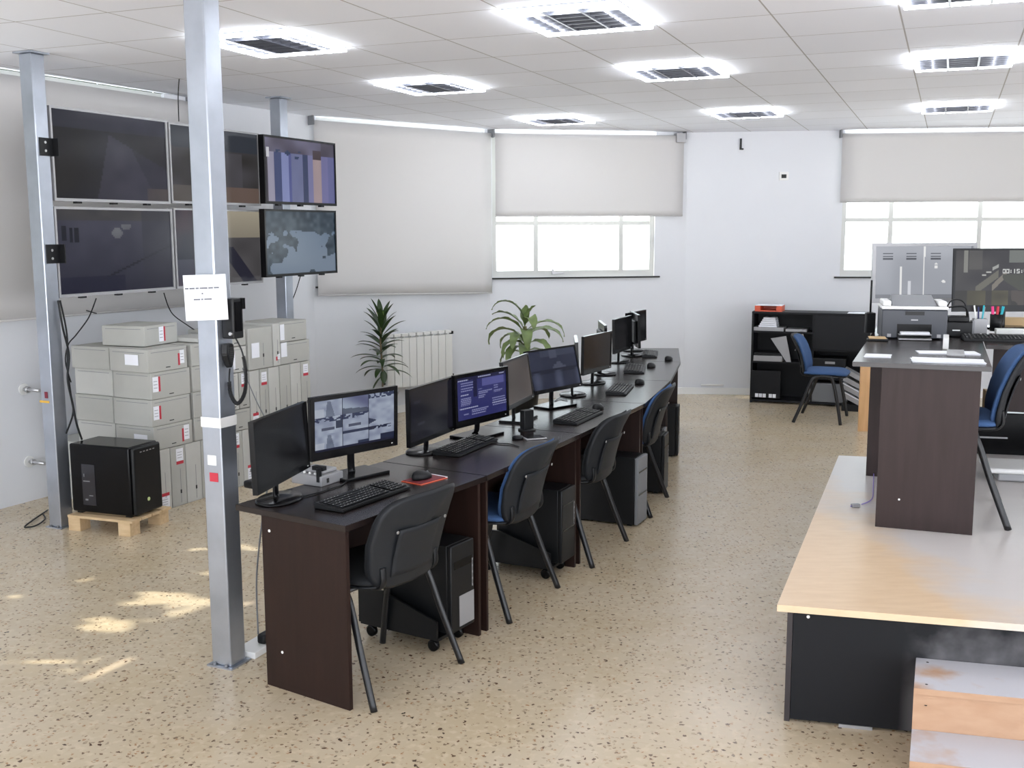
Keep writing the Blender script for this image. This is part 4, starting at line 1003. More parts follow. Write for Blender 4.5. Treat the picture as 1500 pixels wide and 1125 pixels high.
# stretch right of the post
abox(.735, .955, 0, .36, .417, .57, 'short lying grey archive box right of the nearest post, just above the floor row', mt='greybox')
abox(.735, .84, 0, .36, .573, .84, 'narrow upright grey archive box right of the nearest post, behind the radio cord', mt='greybox2')
abox(.845, .955, 0, .36, .573, .84, 'upright grey archive box with red edged label beside the radio cord', lab=(.06, .075, 0, .18, 'b', 'f'), mt='greybox')
abox(.72, .94, .0, .36, .843, 1.03, 'lying grey archive box with tall white label behind the hand microphone', lab=(.035, .13, -.04, .035, 'x', 'f') if False else None, mt='greybox2')
us = [.96, 1.07, 1.17, 1.30, 1.43, 1.56, 1.68]
for i in range(6):
    l = {1: (.06, .075, 0, .32, 'b', 'f'), 5: (.06, .07, 0, .33, 'b', 'f'), 0: (.06, .06, 0, .02, 't', 'f'), 3: (.06, .03, 0, .02, 't', 'f'), 4: (.06, .03, 0, .02, 't', 'f')}.get(i)
    abox(us[i], us[i+1], 0, .36, .417, .84, 'upright grey archive box, %s of the upper standing row counted from the nearest post' % ORD[i], lab=l, mt='greybox' if i % 2 else 'greybox2')
abox(.95, 1.22, -.01, .34, .843, 1.15, 'large upright grey archive box with white paper strips, on the standing row', lab=(.07, .10, -.07, .07, 'x', 'g') if False else None, mt='greybox')
abox(1.225, 1.31, -.01, .34, .843, 1.165, 'narrow upright grey archive box with a red spine stripe, on the standing row', lab=(.02, .0, -.03, .05, 'l', 'f') if False else (.03, .04, .02, .05, 'l', 'f'), mt='greybox2')
abox(1.315, 1.68, 0, .34, .843, 1.01, 'lying grey archive box with a taped label at the far end, lower of two', lab=(.08, .10, -.12, .03, 'x', 'g') if False else None, mt='greybox')
abox(1.315, 1.65, 0, .34, 1.013, 1.17, 'lying grey archive box with white label at the far end, topmost', lab=(.05, .11, -.14, .03, 'z', 'f') if False else None, mt='greybox')
abox(.72, .94, .0, .36, 1.033, 1.15, 'lying grey archive box above the tall labelled one beside the radio', mt='greybox')
# white paper strips and cloth on those boxes
for (f_, z_, w_, h_, l) in ((1.02, .93, .085, .11, 'white paper sheet stuck on the large upright archive box'), (.795, .87, .03, .12, 'narrow white label strip on the box behind the microphone'), (1.36, .90, .07, .11, 'white crumpled label on the lying box near the far post'), (1.345, 1.03, .05, .12, 'white label on the topmost box near the far post')):
    gg = -.0125 if 0.95 < f_ < 1.3 else -.0008
    c = BC+fdir*f_+gdir*gg; m = MB(); m.box(-w_/2, w_/2, 0, .0008, 0, h_); o = m.build('paper_label', M['paper']); o.location = (c.x, c.y, z_); o.rotation_euler = (0, 0, R(BF)); tag(o, l, 'label')

for (g_, z_, l) in ((.14, .985, 'white label on the near side of the topmost corner archive box'), (.12, .45, 'white label on the near side of the lowest corner archive box, above the black tower')):
    c = BC+fdir*(-.024 if z_ > .9 else .0015)+gdir*g_; m = MB(); m.box(-.06, .06, 0, .0008, 0, .07); o = m.build('paper_label', M['paper']); o.location = (c.x, c.y, z_); o.rotation_euler = (0, 0, R(BF+90)); tag(o, l, 'label')
# ------------------------------------------------------------------ server tower on its pallet
p = at(190, 787, 0); q = at(100, 777, 0); ang = math.atan2(p.y-q.y, p.x-q.x)
pc = (p+q)/2+Vector((-math.sin(ang), math.cos(ang), 0))*.19
t = thing('wooden_pallet', 'small light pine pallet on the floor beside the leftmost post', 'pallet', (pc.x+.01, pc.y, 0), ang)
m = MB()
for i in range(4): m.box(-.245, .245, -.19+i*.098, -.19+i*.098+.086, .085, .1)
m.build('deck_board', M['pine'], t)
for x in (-.2, .18):
    for y in (-.14, .14):
        m = MB(); m.box(x-.045, x+.045, y-.045, y+.045, 0, .0845); m.build('block', M['pine'], t)
sv = thing('server_tower', 'big black computer tower with side window standing on the pallet', 'computer', (pc.x+.0, pc.y, .1), ang)
m = MB(); m.box(-.24, .215, -.135, .135, .012, .445, bev=.012); m.build('case', M['glossblack'], sv)
m = MB(); m.box(.2155, .245, -.13, .13, .015, .44, bev=.014); m.build('front_panel', M['blackpl'], sv)
m = MB(); m.box(-.15, -.05, -.137, -.1352, .06, .32); m.build('side_window', M['grey'] if False else mat('tinted_window', (38, 38, 44), .05), sv)
m = MB(); m.box(-.14, -.09, -.1385, -.1372, .21, .216); m.box(-.13, -.11, -.1385, -.1372, .09, .1); m.box(-.10, -.07, -.1385, -.1372, .12, .125); m.box(-.135, -.13, -.1385, -.1372, .24, .26); m.build('window_glints', M['grey'], sv)
m = MB(); m.lathe([(.012, 0), (.012, .002)], (0, 0, 0), 14); o = m.build('badge', M['led'], sv); o.location = (.246, -.01, .10); o.rotation_euler = (0, R(90), 0)
m = MB()
for i in range(5): m.box(.2455, .2475, -.07+i*.03, -.055+i*.03, .405, .411)
m.build('front_port', M['silver'], sv)
m = MB()
for x in (-.2, .17):
    for y in (-.1, .1): m.box(x-.02, x+.02, y-.015, y+.015, 0, .012)
m.build('feet', M['blackpl'], sv)
# cable bundle
def cable(name, pts, r_, label, mt='blackpl', n=8):
    m = MB(); m.tube(spline(pts, n), r_, 6); return tag(m.build(name, M[mt]), label, 'cable')
def vp(x, y, d=.0):   # point on a plane just behind the screens
    a = VA+gdir*d; b = VB+gdir*d; return onw(x, y, a, b)
cable('black_cable', [vp(85, 440, -.02), vp(92, 480, -.03), vp(101, 520, -.03), vp(99, 555, -.03), vp(106, 590, -.04), vp(112, 620, -.05), vp(120, 644, -.06)], .007, 'thick black cable hanging left from the bottom left screen to the black tower')
cable('black_cable', [vp(88, 440, -.01), vp(98, 490, -.02), vp(99, 540, -.02), vp(104, 580, -.02), vp(107, 605, -.02), vp(97, 635, -.02)], .006, 'second black cable in the bundle right of the leftmost post')
cable('black_cable', [vp(141, 437), vp(130, 465), vp(112, 490), vp(100, 505), vp(96, 530), vp(104, 560)], .004, 'thin black cable running left from under the bottom left screen')
cable('black_cable', [vp(240, 429), vp(247, 450), vp(256, 463), vp(277, 478), vp(310, 500)], .004, 'thin black cable curving right behind the nearest post')
cable('black_cable', [vp(440, 405, .02), vp(432, 430, .02), vp(418, 464, .02)], .004, 'thin black cable under the bottom right screen before the far post')
cable('black_cable', [vp(262, 178, .03), vp(261, 140, .03), vp(263, 108, .03)], .004, 'thin cable rising from the top middle screen to the ceiling')
cable('black_cable', [at(70, 747, .01), at(48, 762, .01), at(36, 772, .01), at(52, 770, .01), at(66, 760, .01), at(62, 752, .008)], .005, 'black cable loop lying on the floor left of the leftmost post')
m = MB()
t = thing('cable_tie', 'black cable tie under the bottom left screen', 'cable tie', vp(134, 457)); m.tube([(-.02, -.03, .012), (.02, .03, -.012)], .004, 6); m.build('strap', M['blackpl'], t)
cable('thin_wire', [Vector((-1.96, 7.75, .87)), Vector((-1.85, 7.7, .62)), Vector((-1.70, 7.6, .38))], .004, 'thin grey wire crossing the archive boxes right of the nearest post', 'grey')
# pipes on the left wall
for (x, y, l) in ((40, 570, 'upper chrome pipe stub on the left wall beside the leftmost post'), (48, 676, 'lower chrome pipe stub on the left wall beside the leftmost post')):
    c = onw(x-6, y, W0, W1); t = thing('pipe_stub', l, 'pipe', c, 0); nn = -Vector((-lw.y, lw.x, 0))
    m = MB(); m.tube([Vector((0, 0, 0)), nn*.01], .04, 14); m.build('wall_flange', M['white'], t)
    m = MB(); m.tube([nn*.01, nn*.06, nn*.16], [.012, .012, .012], 10); m.tube([nn*.03, nn*.055], .022, 10); m.build('pipe', M['alu'], t)
t = thing('yellow_tag', 'yellow tag with dark red mark on the leftmost steel post', 'tag', (lpc.x, lpc.y, .80), R(PA-90))
m = MB(); m.box(-.06, .02, -s-.003, -s, .0, .014, bev=.001); m.build('strip', mat('yellow_tape', (224, 178, 70), .5), t)
m = MB(); m.box(-.015, .01, -s-.003, -s, .03, .07, bev=.001); m.build('red_mark', mat('dark_red', (120, 30, 50), .5), t)

# ------------------------------------------------------------------ plants, radiator
def leaf(m, base, az, el, L_, w_, droop, twist=0, wave=0, n=10, fold=.25):
    d = Vector((math.cos(az), math.sin(az), 0)); pts = []
    e = el; p = Vector(base); st = L_/n
    for i in range(n+1):
        pts.append((p.copy(), e)); p = p+(d*math.cos(e)+Vector((0, 0, 1))*math.sin(e))*st; e -= droop/n*(.4+1.2*i/n)
    sd_ = Vector((-d.y, d.x, 0)); rows = []
    for i, (q, e) in enumerate(pts):
        t_ = i/n; ww = w_*(math.sin(math.pi*min(1, (t_*.92+.06)))**.8)*(1 if t_ > .25 else .45+2.2*t_)
        if i == n: ww = .001
        up = Vector((-d.x*math.sin(e), -d.y*math.sin(e), math.cos(e)))
        s2 = (sd_*math.cos(twist*t_)+up*math.sin(twist*t_)); wv = wave*math.sin(i*1.9)
        rows.append([m.b.verts.new(q+s2*ww/2+up*(ww*fold+wv)), m.b.verts.new(q), m.b.verts.new(q-s2*ww/2+up*(ww*fold-wv))])
    for a, b in zip(rows, rows[1:]):
        for k in range(2):
            f = m.b.faces.new((a[k], a[k+1], b[k+1], b[k])); f.smooth = True
def pot(t, r_, h_, mt):
    m = MB(); m.lathe([(r_*.72, 0), (r_*.78, .01), (r_, h_-.03), (r_*1.06, h_-.03), (r_*1.06, h_), (r_*.94, h_), (r_*.92, h_-.03)], (0, 0, 0), 28); m.build('pot', M[mt], t)
    m = MB(); m.lathe([(r_*.9, h_-.034), (r_*.5, h_-.025)], (0, 0, 0), 20); m.build('soil', M['soil'], t)
c = Vector((-1.262, 10.35, 0)); t = thing('dracaena_plant', 'potted dracaena with slim dark pointed leaves standing left of the radiator', 'plant', c)
pot(t, .15, .31, 'silver')
m = MB(); m.tube(spline([(0, 0, .28), (.005, 0, .45), (0, .0, .6), (-.01, 0, .80), (.0, 0, .97)], 5), [.01]*5+[.009]*16, 8); m.build('stem', M['bark'], t)
m = MB(); g = random.Random(11)
for i in range(42):
    h_ = .50+.47*(i/41); az = i*2.4+g.uniform(-.3, .3); up = (h_-.50)/.47
    leaf(m, (0, 0, h_), az, .15+1.15*up**1.5+g.uniform(-.12, .12), .22+.08*g.random()+.02*(1-up), .046+.014*g.random(), 1.0-.7*up+g.uniform(0, .3), fold=.15)
leaf(m, (0, 0, .46), 3.5, -.9, .19, .05, .3); leaf(m, (.01, 0, .52), 5.0, -1.35, .14, .07, .1)
m.build('foliage', M['leaf'], t, fix=False)
m = MB()
for i in range(5): leaf(m, (0, 0, .95), i*1.3, 1.25, .15, .035, .2)
m.build('young_shoot', mat('young_leaf', (150, 170, 96), .45), t, 'pale green young shoot', fix=False)
c = Vector((.13, 10.75, 0)); t = thing('corn_plant', 'potted plant with long drooping striped pale green leaves before the back wall', 'plant', c)
pot(t, .15, .30, 'orange' if False else 'blackpl')
m = MB(); m.tube(spline([(0, 0, .27), (0, 0, .5), (.01, 0, .75), (0, 0, .90)], 5), .02, 10); m.build('stem', M['stem'], t)
m = MB(); g = random.Random(5)
LV = [(3.14, 1.35, .50, .06, 2.6, .93), (2.9, 1.0, .42, .07, 1.5, .86), (3.5, .95, .52, .065, 2.1, .82), (3.0, .8, .5, .07, 2.5, .76), (-.1, .75, .52, .055, 2.3, .84), (.15, .55, .48, .075, 1.9, .80), (1.4, 1.3, .2, .075, .3, .93), (-1.5, .7, .45, .09, 2.8, .80), (-1.2, 1.0, .35, .08, 2.9, .9),
      (3.9, .6, .42, .07, 2.5, .7), (-.6, .6, .40, .07, 2.5, .7), (2.4, .7, .45, .07, 2.4, .72), (.7, .8, .42, .07, 2.2, .76), (-2.2, .5, .4, .075, 2.5, .66), (3.2, .45, .36, .07, 2.6, .62), (.0, .4, .36, .06, 2.5, .64), (-1.6, .5, .4, .09, 2.8, .68), (-.3, 1.25, .22, .07, .6, .93), (4.3, .8, .42, .08, 2.6, .74)]
for (az, el, L_, w_, dr, h_) in LV: leaf(m, (0, 0, h_), az, el, L_*.98, w_*1.35, dr*1.12, twist=g.uniform(-.5, .5), wave=.006, n=14, fold=.2)
m.build('foliage', M['leaf2'], t, fix=False)
ra, rb = along(T2, onw(556, 520, W1, W2)), along(T2, onw(652, 520, W1, W2))
rc = T2 @ Vector(((ra+rb)/2, -.09, .28)); t = thing('radiator', 'white sectioned radiator on the wall under the long blind', 'radiator', rc, math.atan2((W2-W1).y, (W2-W1).x))
m = MB(); n = 9; hw = (rb-ra)/2
for i in range(n):
    x0 = -hw+2*hw*i/n; m.box(x0+.003, x0+2*hw/n-.003, -.04, .04, 0, .5, bev=.005)
m.build('sections', M['radiator'], t)
m = MB()
for i in range(n):
    x0 = -hw+2*hw*i/n; m.box(x0+.008, x0+2*hw/n-.008, -.036, .036, .515, .545, bev=.004); m.box(x0+.03, x0+.04, -.03, .03, .5, .516)
m.build('top_grille', M['radiator'], t)
m = MB(); m.box(hw+.0, hw+.03, -.02, .02, .5, .53, bev=.003); m.box(hw, hw+.03, -.02, .02, .03, .08, bev=.003); m.tube([(-hw, 0, .05), (-hw-.02, 0, .05)], .012, 8); m.build('valve', M['blackpl'], t)
m = MB(); m.box(-hw+.1, -hw+.13, .04, .09, .4, .44); m.box(hw-.13, hw-.1, .04, .09, .4, .44); m.build('wall_bracket', M['radiator'], t)

# wall fittings
c = onw(1148, 258, W3, W4); t = thing('wall_sensor', 'small black and white sensor on the back wall', 'sensor', c, math.atan2((W4-W3).y, (W4-W3).x))
m = MB(); m.box(-.05, .05, -.014, -.0005, -.045, .045, bev=.003); m.build('plate', M['white'], t); m = MB(); m.box(-.026, .026, -.03, -.0145, -.022, .018, bev=.002); m.build('lens', M['blackpl'], t)
c = onw(1085, 210, W3, W4); t = thing('wall_antenna', 'small black upright aerial on the back wall near the ceiling', 'aerial', c, math.atan2((W4-W3).y, (W4-W3).x))
m = MB(); m.box(-.01, .01, -.03, -.001, -.06, .05, bev=.002); m.box(-.01, .03, -.028, -.003, -.07, -.055); m.build('body', M['blackpl'], t)
c = T3 @ Vector((2.12, -.05, 2.84)); t = thing('junction_box', 'small grey box under the ceiling at the right end of the half lowered blind', 'box', c, R(10.5))
m = MB(); m.box(-.055, .055, -.05, .05, -.04, .06, bev=.003); m.build('case', M['silver'], t)

# ------------------------------------------------------------------ black shelf unit
S0 = Vector((2.574, 11.49, 0)); S1 = Vector((3.70, 11.05, 0)); sa = math.atan2((S1-S0).y, (S1-S0).x); SL = (S1-S0).length; SH = .985
t = thing('shelf_unit', 'low black open shelf unit against the back wall behind the blue chair', 'shelf', S0, sa)
BK = mat('black_laminate', (24, 25, 28), .5, spec=.25)
def sp(x, y):   # pixel on the shelf front plane -> local x,z
    q = onw(x, y, S0, S1); return (q-S0).to_2d().length*(1 if q.x > S0.x else -1), q.z
m = MB(); m.box(0, .02, .0, .34, 0, SH-.02); m.build('side_panel', BK, t); m = MB(); m.box(SL-.02, SL, 0, .34, 0, SH-.02); m.build('side_panel', BK, t)
m = MB(); m.box(0, SL, -.003, .34, SH-.0195, SH); m.build('top_board', BK, t)
m = MB(); m.box(.02, SL-.02, .325, .34, 0.04, SH-.02); m.build('back_board', BK, t)
xd = sp(1190, 520)[0]
m = MB(); m.box(xd-.01, xd+.01, .005, .325, .04, SH-.02); m.build('divider', BK, t)
m = MB(); m.box(.02, SL-.02, .0, .325, .02, .04); m.build('bottom_board', BK, t)
z1, z2 = sp(1130, 484)[1]-.01, sp(1130, 527)[1]-.02
for (z_, x0, x1) in ((z1, .02, xd-.01), (.62, .02, xd-.01) if False else (z2, .02, xd-.01), (.60, xd+.01, SL-.02), (.30, xd+.01, SL-.02)):
    m = MB(); m.box(x0, x1, .005, .325, z_-.018, z_); m.build('shelf_board', BK, t)
m = MB(); m.box(xd+.012, SL-.022, -.012, .004, .603, SH-.022); m.build('door', BK, t)
m = MB(); m.box(.022, .50*xd, -.01, .004, .06, z2-.1); m.build('door', BK, t)
Ts = Matrix.Translation(S0) @ Matrix.Rotation(sa, 4, 'Z')
def onshelf(name, x, y, z, label, cat, rz=0):
    c = Ts @ Vector((x, y, z)); return thing(name, label, cat, c, sa+R(rz))
a = sp(1105, 450)[0]; b = sp(1145, 450)[0]
t = onshelf('letter_tray', (a+b)/2, .15, SH, 'orange letter tray with papers on top of the black shelf unit', 'tray'); w_ = (b-a)/2
m = MB(); m.box(-w_, w_, -.12, .12, 0, .012); m.box(-w_, -w_+.06, -.12, .12, .012, .06); m.box(w_-.06, w_, -.12, .12, .012, .06); m.box(-w_+.06, w_-.06, .105, .12, .012, .06); m.build('tray', M['orange'], t)
m = MB(); m.box(-w_+.005, w_-.005, -.11, .115, .061, .066); m.build('paper', M['paper'], t)
t = onshelf('loose_paper', sp(1262, 458)[0]-.04, .12, SH, 'white sheet lying on the right end of the shelf unit top', 'paper'); m = MB(); m.box(-.1, .08, -.1, .1, .0, .004); m.build('sheet', M['paper'], t)
t = onshelf('paper_stack', sp(1126, 470)[0], .14, z1+.042, 'leaning stack of white papers on the top shelf at left', 'paper'); m = MB()
for i in range(5): m.box(-.11+.012*i, .08-.004*i, -.1, .1, i*.021, i*.021+.017)
m.build('sheets', M['paper'], t)
t = onshelf('grey_file_box', sp(1126, 478)[0], .13, z1+.001, 'flat grey file box on the top shelf under the papers', 'box'); m = MB(); m.box(-.165, .155, -.12, .12, 0, .04, bev=.003); m.build('box', M['silver'], t)
t = onshelf('grey_file_box', sp(1166, 481)[0], .13, z1+.001, 'thin grey file box on the top shelf, right of the papers', 'box'); m = MB(); m.box(-.11, .11, -.12, .12, 0, .028, bev=.003); m.build('box', M['silver'], t)
t = onshelf('grey_equipment_box', sp(1125, 520)[0], .13, z2+.001, 'flat grey equipment box with black lid on the middle shelf at left', 'box'); m = MB(); m.box(-.155, .15, -.125, .12, 0, .06, bev=.003); m.build('box', M['silver'], t); m = MB(); m.box(-.15, .13, -.12, .12, .061, .09, bev=.003); m.build('lid', M['blackpl'], t)
t = onshelf('small_printer', sp(1213, 527)[0], .16, .301, 'dark printer in the right bay of the shelf unit, behind the blue seat', 'printer'); m = MB(); m.box(-.18, .18, -.15, .13, 0.09, .21, bev=.01); m.build('body', M['blackpl'], t); m = MB(); m.box(-.16, .16, -.14, .13, 0, .0895, bev=.005); m.build('base', M['grey'], t)
m = MB(); m.box(-.03, .07, -.1525, -.1505, .15, .175); m.build('name_plate', M['silver'], t)
t = onshelf('grey_drawer_box', sp(1213, 565)[0], .16, .041, 'grey drawer box at the bottom of the right bay', 'box'); m = MB(); m.box(-.2, .2, -.15, .13, 0, .2, bev=.006); m.build('box', M['grey'], t)
t = onshelf('magazine_stack', sp(1247, 552)[0]+.03, -.16, .0, 'tilted pale books stacked at the right of the shelf unit', 'books', 0); m = MB()
for i in range(4):
    T = Matrix.Translation((0, 0, .10+i*.085)) @ Matrix.Rotation(R(27), 4, 'Y'); m.box(-.11, .13, -.09, .09, 0, .045, mat=T)
m.build('books', M['silver'], t); m = MB(); T = Matrix.Translation((-.0, -.02, .22)) @ Matrix.Rotation(R(20), 4, 'Y'); 
for i in range(2):
    T = Matrix.Translation((0, 0, .15+i*.085)) @ Matrix.Rotation(R(27), 4, 'Y'); m.box(-.11, .13, -.09, .09, 0, .012, mat=T)
m.build('page_block', M['paper'], t)
m = MB(); m.box(-.1, .12, -.08, .08, 0, .07); m.build('support', M['blackpl'], t)
t = onshelf('price_cards', sp(1122, 586)[0], -.016, .065, 'row of small white cards low on the left door of the shelf unit', 'cards'); m = MB()
for q in (-.115, -.075, -.035, .03, .07): m.box(q, q+.034, -.002, .0, 0, .04)
m.build('cards', M['paper'], t)
pA = at(1157, 500, .60); t = onshelf('grey_board', sp(1142, 515)[0], .02, 0, 'grey triangular board leaning against the shelf behind the chair back', 'board')
m = MB(); hh = .42
zb_ = z2+.001; m.verts([(-.10, 0, .70), (.06, 0, .73), (.12, 0, zb_), (.07, 0, zb_), (-.10, .012, .70), (.06, .012, .73), (.12, .012, zb_), (.07, .012, zb_)], [(3, 2, 1, 0), (4, 5, 6, 7), (0, 1, 5, 4), (1, 2, 6, 5), (2, 3, 7, 6), (3, 0, 4, 7)]); m.build('panel', M['silver'], t)
t = onshelf('white_rods', sp(1172, 515)[0], -.05, 0, 'pair of pale rods leaning upright against the shelf unit', 'rods')
for (x0, x1) in ((-.03, -.05), (.04, .01)):
    m = MB(); m.tube([(x0+.05, .08, z2+.011), (x1, .08, .77)], .01, 8); m.build('rod', M['white'], t)
m = MB()
t = thing('wall_pipe', 'thin white pipe running low along the back wall left of the shelf unit', 'pipe', T3 @ Vector((1.9, -.03, .1)), R(10.5)); m.tube([(-.1, 0, 0), (.15, 0, 0)], .01, 8); m.build('pipe', M['white'], t)
t.location = T4 @ Vector((.3, -.03, .11)); t.rotation_euler = (0, 0, R(-6.5))

# ------------------------------------------------------------------ platform
PZ = .467
pa = Vector((.985, 3.845, 0)); pfd = D(-14.6); psd = D(68.8)
pb = pa+pfd*2.2; pl = pa+psd*2.86; pr_ = pl+pfd*2.6
t = thing('platform', 'low beech-topped platform with black sides carrying the right desks', 'platform', pa)
L_ = lambda p: p-pa
m = MB(); m.prism([L_(pa), L_(pb), L_(pb+pfd*.4), L_(pr_+psd*1.15), L_(pl+pfd*.27+psd*1.15), L_(pl+pfd*.27), L_(pl)], PZ-.026, PZ); m.build('top_board', platform_mat(), t)
e0 = pa+pfd*.035+psd*.03; e1 = pb+psd*.03; e2 = pl+pfd*.035-psd*.03; e3 = pl+pfd*.27-psd*.03
m = MB(); m.prism([L_(e0+pfd*.022), L_(e1), L_(e1+psd*.02), L_(e0+psd*.02+pfd*.022)], 0.012, PZ-.0265); m.build('front_panel', dusty_black(), t)
m = MB(); m.prism([L_(e0), L_(e0+pfd*.02), L_(e2+pfd*.02), L_(e2)], 0, PZ-.0265); m.build('side_panel', mat('dark_side', (44, 38, 40), .5), t)
m = MB(); m.prism([L_(e2+pfd*.022), L_(e3), L_(e3-psd*.02), L_(e2-psd*.02+pfd*.022)], 0, PZ-.0265); m.build('rear_panel', BK, t)
m = MB(); g0 = pl+pfd*.29-psd*.02; m.prism([L_(g0), L_(g0+pfd*.02), L_(g0+pfd*.02+psd*1.13), L_(g0+psd*1.13)], 0, PZ-.0265); m.build('side_panel', BK, t)
m = MB(); g1 = g0+psd*1.13; m.prism([L_(g1), L_(g1+pfd*2.2), L_(g1+pfd*2.2-psd*.02), L_(g1-psd*.02+pfd*.021)], 0, PZ-.0265); m.build('rear_panel', BK, t)
m = MB(); q = e0+pfd*.20-psd*.004; m.prism([L_(q), L_(q+pfd*.12), L_(q+pfd*.12+psd*.03), L_(q+psd*.03)], 0, .012); m.build('metal_foot', M['silver'], t)
m = MB(); m.lathe([(.006, 0), (.006, .003)], (0, 0, 0), 10); o = m.build('screw_cap', M['white'], t); q = L_(e0+pfd*.075); o.location = (q.x, q.y-.0005, .42); o.rotation_euler = (R(90), 0, R(-14.6))
m = MB(); q = L_(e0+pfd*.50); T = Matrix.Translation((q.x, q.y, .17)) @ Matrix.Rotation(R(-14.6), 4, 'Z'); m.box(-.04, .03, -.003, -.0005, 0, .045, mat=T); m.build('paper_tag', M['paper'], t)
# steps
s0 = at(1337, 960, .3); s0 = Vector((s0.x, s0.y, 0))
fr = e0-psd*.001
sx_ = (s0-fr).dot(pfd)
def stp(i, z_top, d0, d1):
    a = fr+pfd*sx_-psd*d0/abs(psd.cross(pfd).z) if False else fr+pfd*sx_
    perp = D(-14.6-90)
    return a+perp*d0, a+perp*d1
e_ = at(1333, 1010, .3); perp = (Vector((e_.x, e_.y, 0))-s0).normalized(); aa = fr+pfd*(sx_+.01); base0 = aa
st = thing('wooden_steps', 'two-tread pale wooden steps against the front of the platform', 'steps', (aa.x, aa.y, 0))
wv = pfd*1.3; f1 = at(1340, 1006, .3); f1 = Vector((f1.x, f1.y, 0)); d1 = max(.12, (f1-aa).dot(perp)); f2 = at(1330, 1112, .15); f2 = Vector((f2.x, f2.y, 0)); d2 = max(d1+.1, (f2-aa).dot(perp))
L_ = lambda p: p-aa
o1 = perp*.003
m = MB(); m.prism([L_(aa+o1), L_(aa+perp*(d1+.012)), L_(aa+perp*(d1+.012)+wv), L_(aa+o1+wv)], .278, .3, bev=.001); m.build('tread', M['stepw'], st, 'white dusty upper tread')
m = MB(); m.prism([L_(aa+perp*(d1-.015)), L_(aa+perp*(d1+.005)), L_(aa+perp*(d1+.005)+wv), L_(aa+perp*(d1-.015)+wv)], .0, .2775); m.build('riser', M['stepw'], st)
m = MB(); m.prism([L_(aa+perp*(d1+.006)), L_(aa+perp*(d2+.012)), L_(aa+perp*(d2+.012)+wv), L_(aa+perp*(d1+.006)+wv)], .128, .15, bev=.001); m.build('tread', M['stepw'], st, 'white dusty lower tread')
m = MB(); m.prism([L_(aa+perp*(d2-.015)), L_(aa+perp*(d2+.005)), L_(aa+perp*(d2+.005)+wv), L_(aa+perp*(d2-.015)+wv)], .0, .1275); m.build('riser', M['stepw'], st)
m = MB(); m.prism([L_(aa+o1), L_(aa+perp*(d1-.016)), L_(aa+perp*(d1-.016)+pfd*.02), L_(aa+o1+pfd*.02)], 0, .2775); m.build('side_board', M['stepw'], st)
m = MB(); m.prism([L_(aa+perp*(d1+.006)), L_(aa+perp*(d2-.016)), L_(aa+perp*(d2-.016)+pfd*.02), L_(aa+perp*(d1+.006)+pfd*.02)], 0, .1275); m.build('side_board', M['stepw'], st)
m = MB()
for (dd, z_) in ((.04, .3003), (d1-.03, .3003)):
    q = L_(aa+perp*dd+pfd*.04); m.lathe([(.005, 0), (.004, .0006)], (q.x, q.y, z_), 10)
q = L_(aa+perp*(d1+.0052)+pfd*.04); m.lathe([(.005, 0), (.005, .0006)], (q.x, q.y-.002, .24), 10); m.build('screw', M['gap'], st)

# ------------------------------------------------------------------ desks on the platform
RT = 1.245
ra_ = Vector((1.575, 4.93, 0)); rb_ = Vector((2.125, 4.715, 0)); rd = (rb_-ra_).normalized(); rs = D(68.3)
def rdesk(a, b, L1, label, nearpanel=True):
    t = thing('office_desk', label, 'desk', (a.x, a.y, PZ+.0005)); l = lambda p: p-a; zt = RT-PZ-.0005
    m = MB(); m.prism([l(a), l(b), l(b+rs*L1), l(a+rs*L1)], zt-.022, zt, bev=.0015); m.build('desktop', M['wengetop'], t)
    for k in (.02, L1-.04):
        q0 = a+rd*(.13 if L1 < 1.3 else .3)+rs*k; q1 = b-rd*.04+rs*k
        if k > .1: q0 = a+rd*(.02 if L1 < 1.3 else .3)+rs*k
        m = MB(); m.prism([l(q0), l(q1), l(q1+rs*.02), l(q0+rs*.02)], 0, zt-.0225); m.build('side_panel', M['wenge2'], t)
    q0 = a+rd*(.15 if L1 < 1.3 else .32)+rs*.045; m = MB(); m.prism([l(q0), l(q0+rd*.018), l(q0+rd*.018+rs*(L1-.09)), l(q0+rs*(L1-.09))], .4, zt-.0225); m.build('modesty_panel', M['wenge2'], t)
    return t
t = rdesk(ra_, rb_, 1.15, 'dark brown desk on the platform carrying papers and printer')
m = MB(); m.lathe([(.005, 0), (.005, .002)], (0, 0, 0), 8); o = m.build('screw_cap', M['white'], t); q = ra_+rd*.23+rs*.018-ra_; o.location = (q.x, q.y, .14); o.rotation_euler = (R(90), 0, 0)
rdesk(ra_+rs*1.156, rb_+rs*1.156, 1.5, 'dark brown desk behind the printer desk, at the far side of the platform')
w0 = at(1441, 505, RT); w0 = Vector((w0.x, w0.y, 0))+rd*.012
t = thing('office_desk', 'dark brown side desk carrying the large black monitor and keyboard', 'desk', (w0.x, w0.y, PZ+.0005)); l = lambda p: p-w0; zt = RT-PZ-.0005
m = MB(); m.prism([l(w0), l(w0+rd*1.2), l(w0+rd*1.2+rs*.7), l(w0+rs*.7)], zt-.022, zt, bev=.0015); m.build('desktop', M['wengetop'], t)
for k in (1.15,):
    m = MB(); m.prism([l(w0+rd*k+rs*.02), l(w0+rd*(k+.02)+rs*.02), l(w0+rd*(k+.02)+rs*.66), l(w0+rd*k+rs*.66)], 0, zt-.0225); m.build('side_panel', M['wenge2'], t)
m = MB(); m.prism([l(w0+rd*.06+rs*.5), l(w0+rd*1.14+rs*.5), l(w0+rd*1.14+rs*.52), l(w0+rd*.06+rs*.52)], .35, zt-.0225); m.build('modesty_panel', M['wenge2'], t)
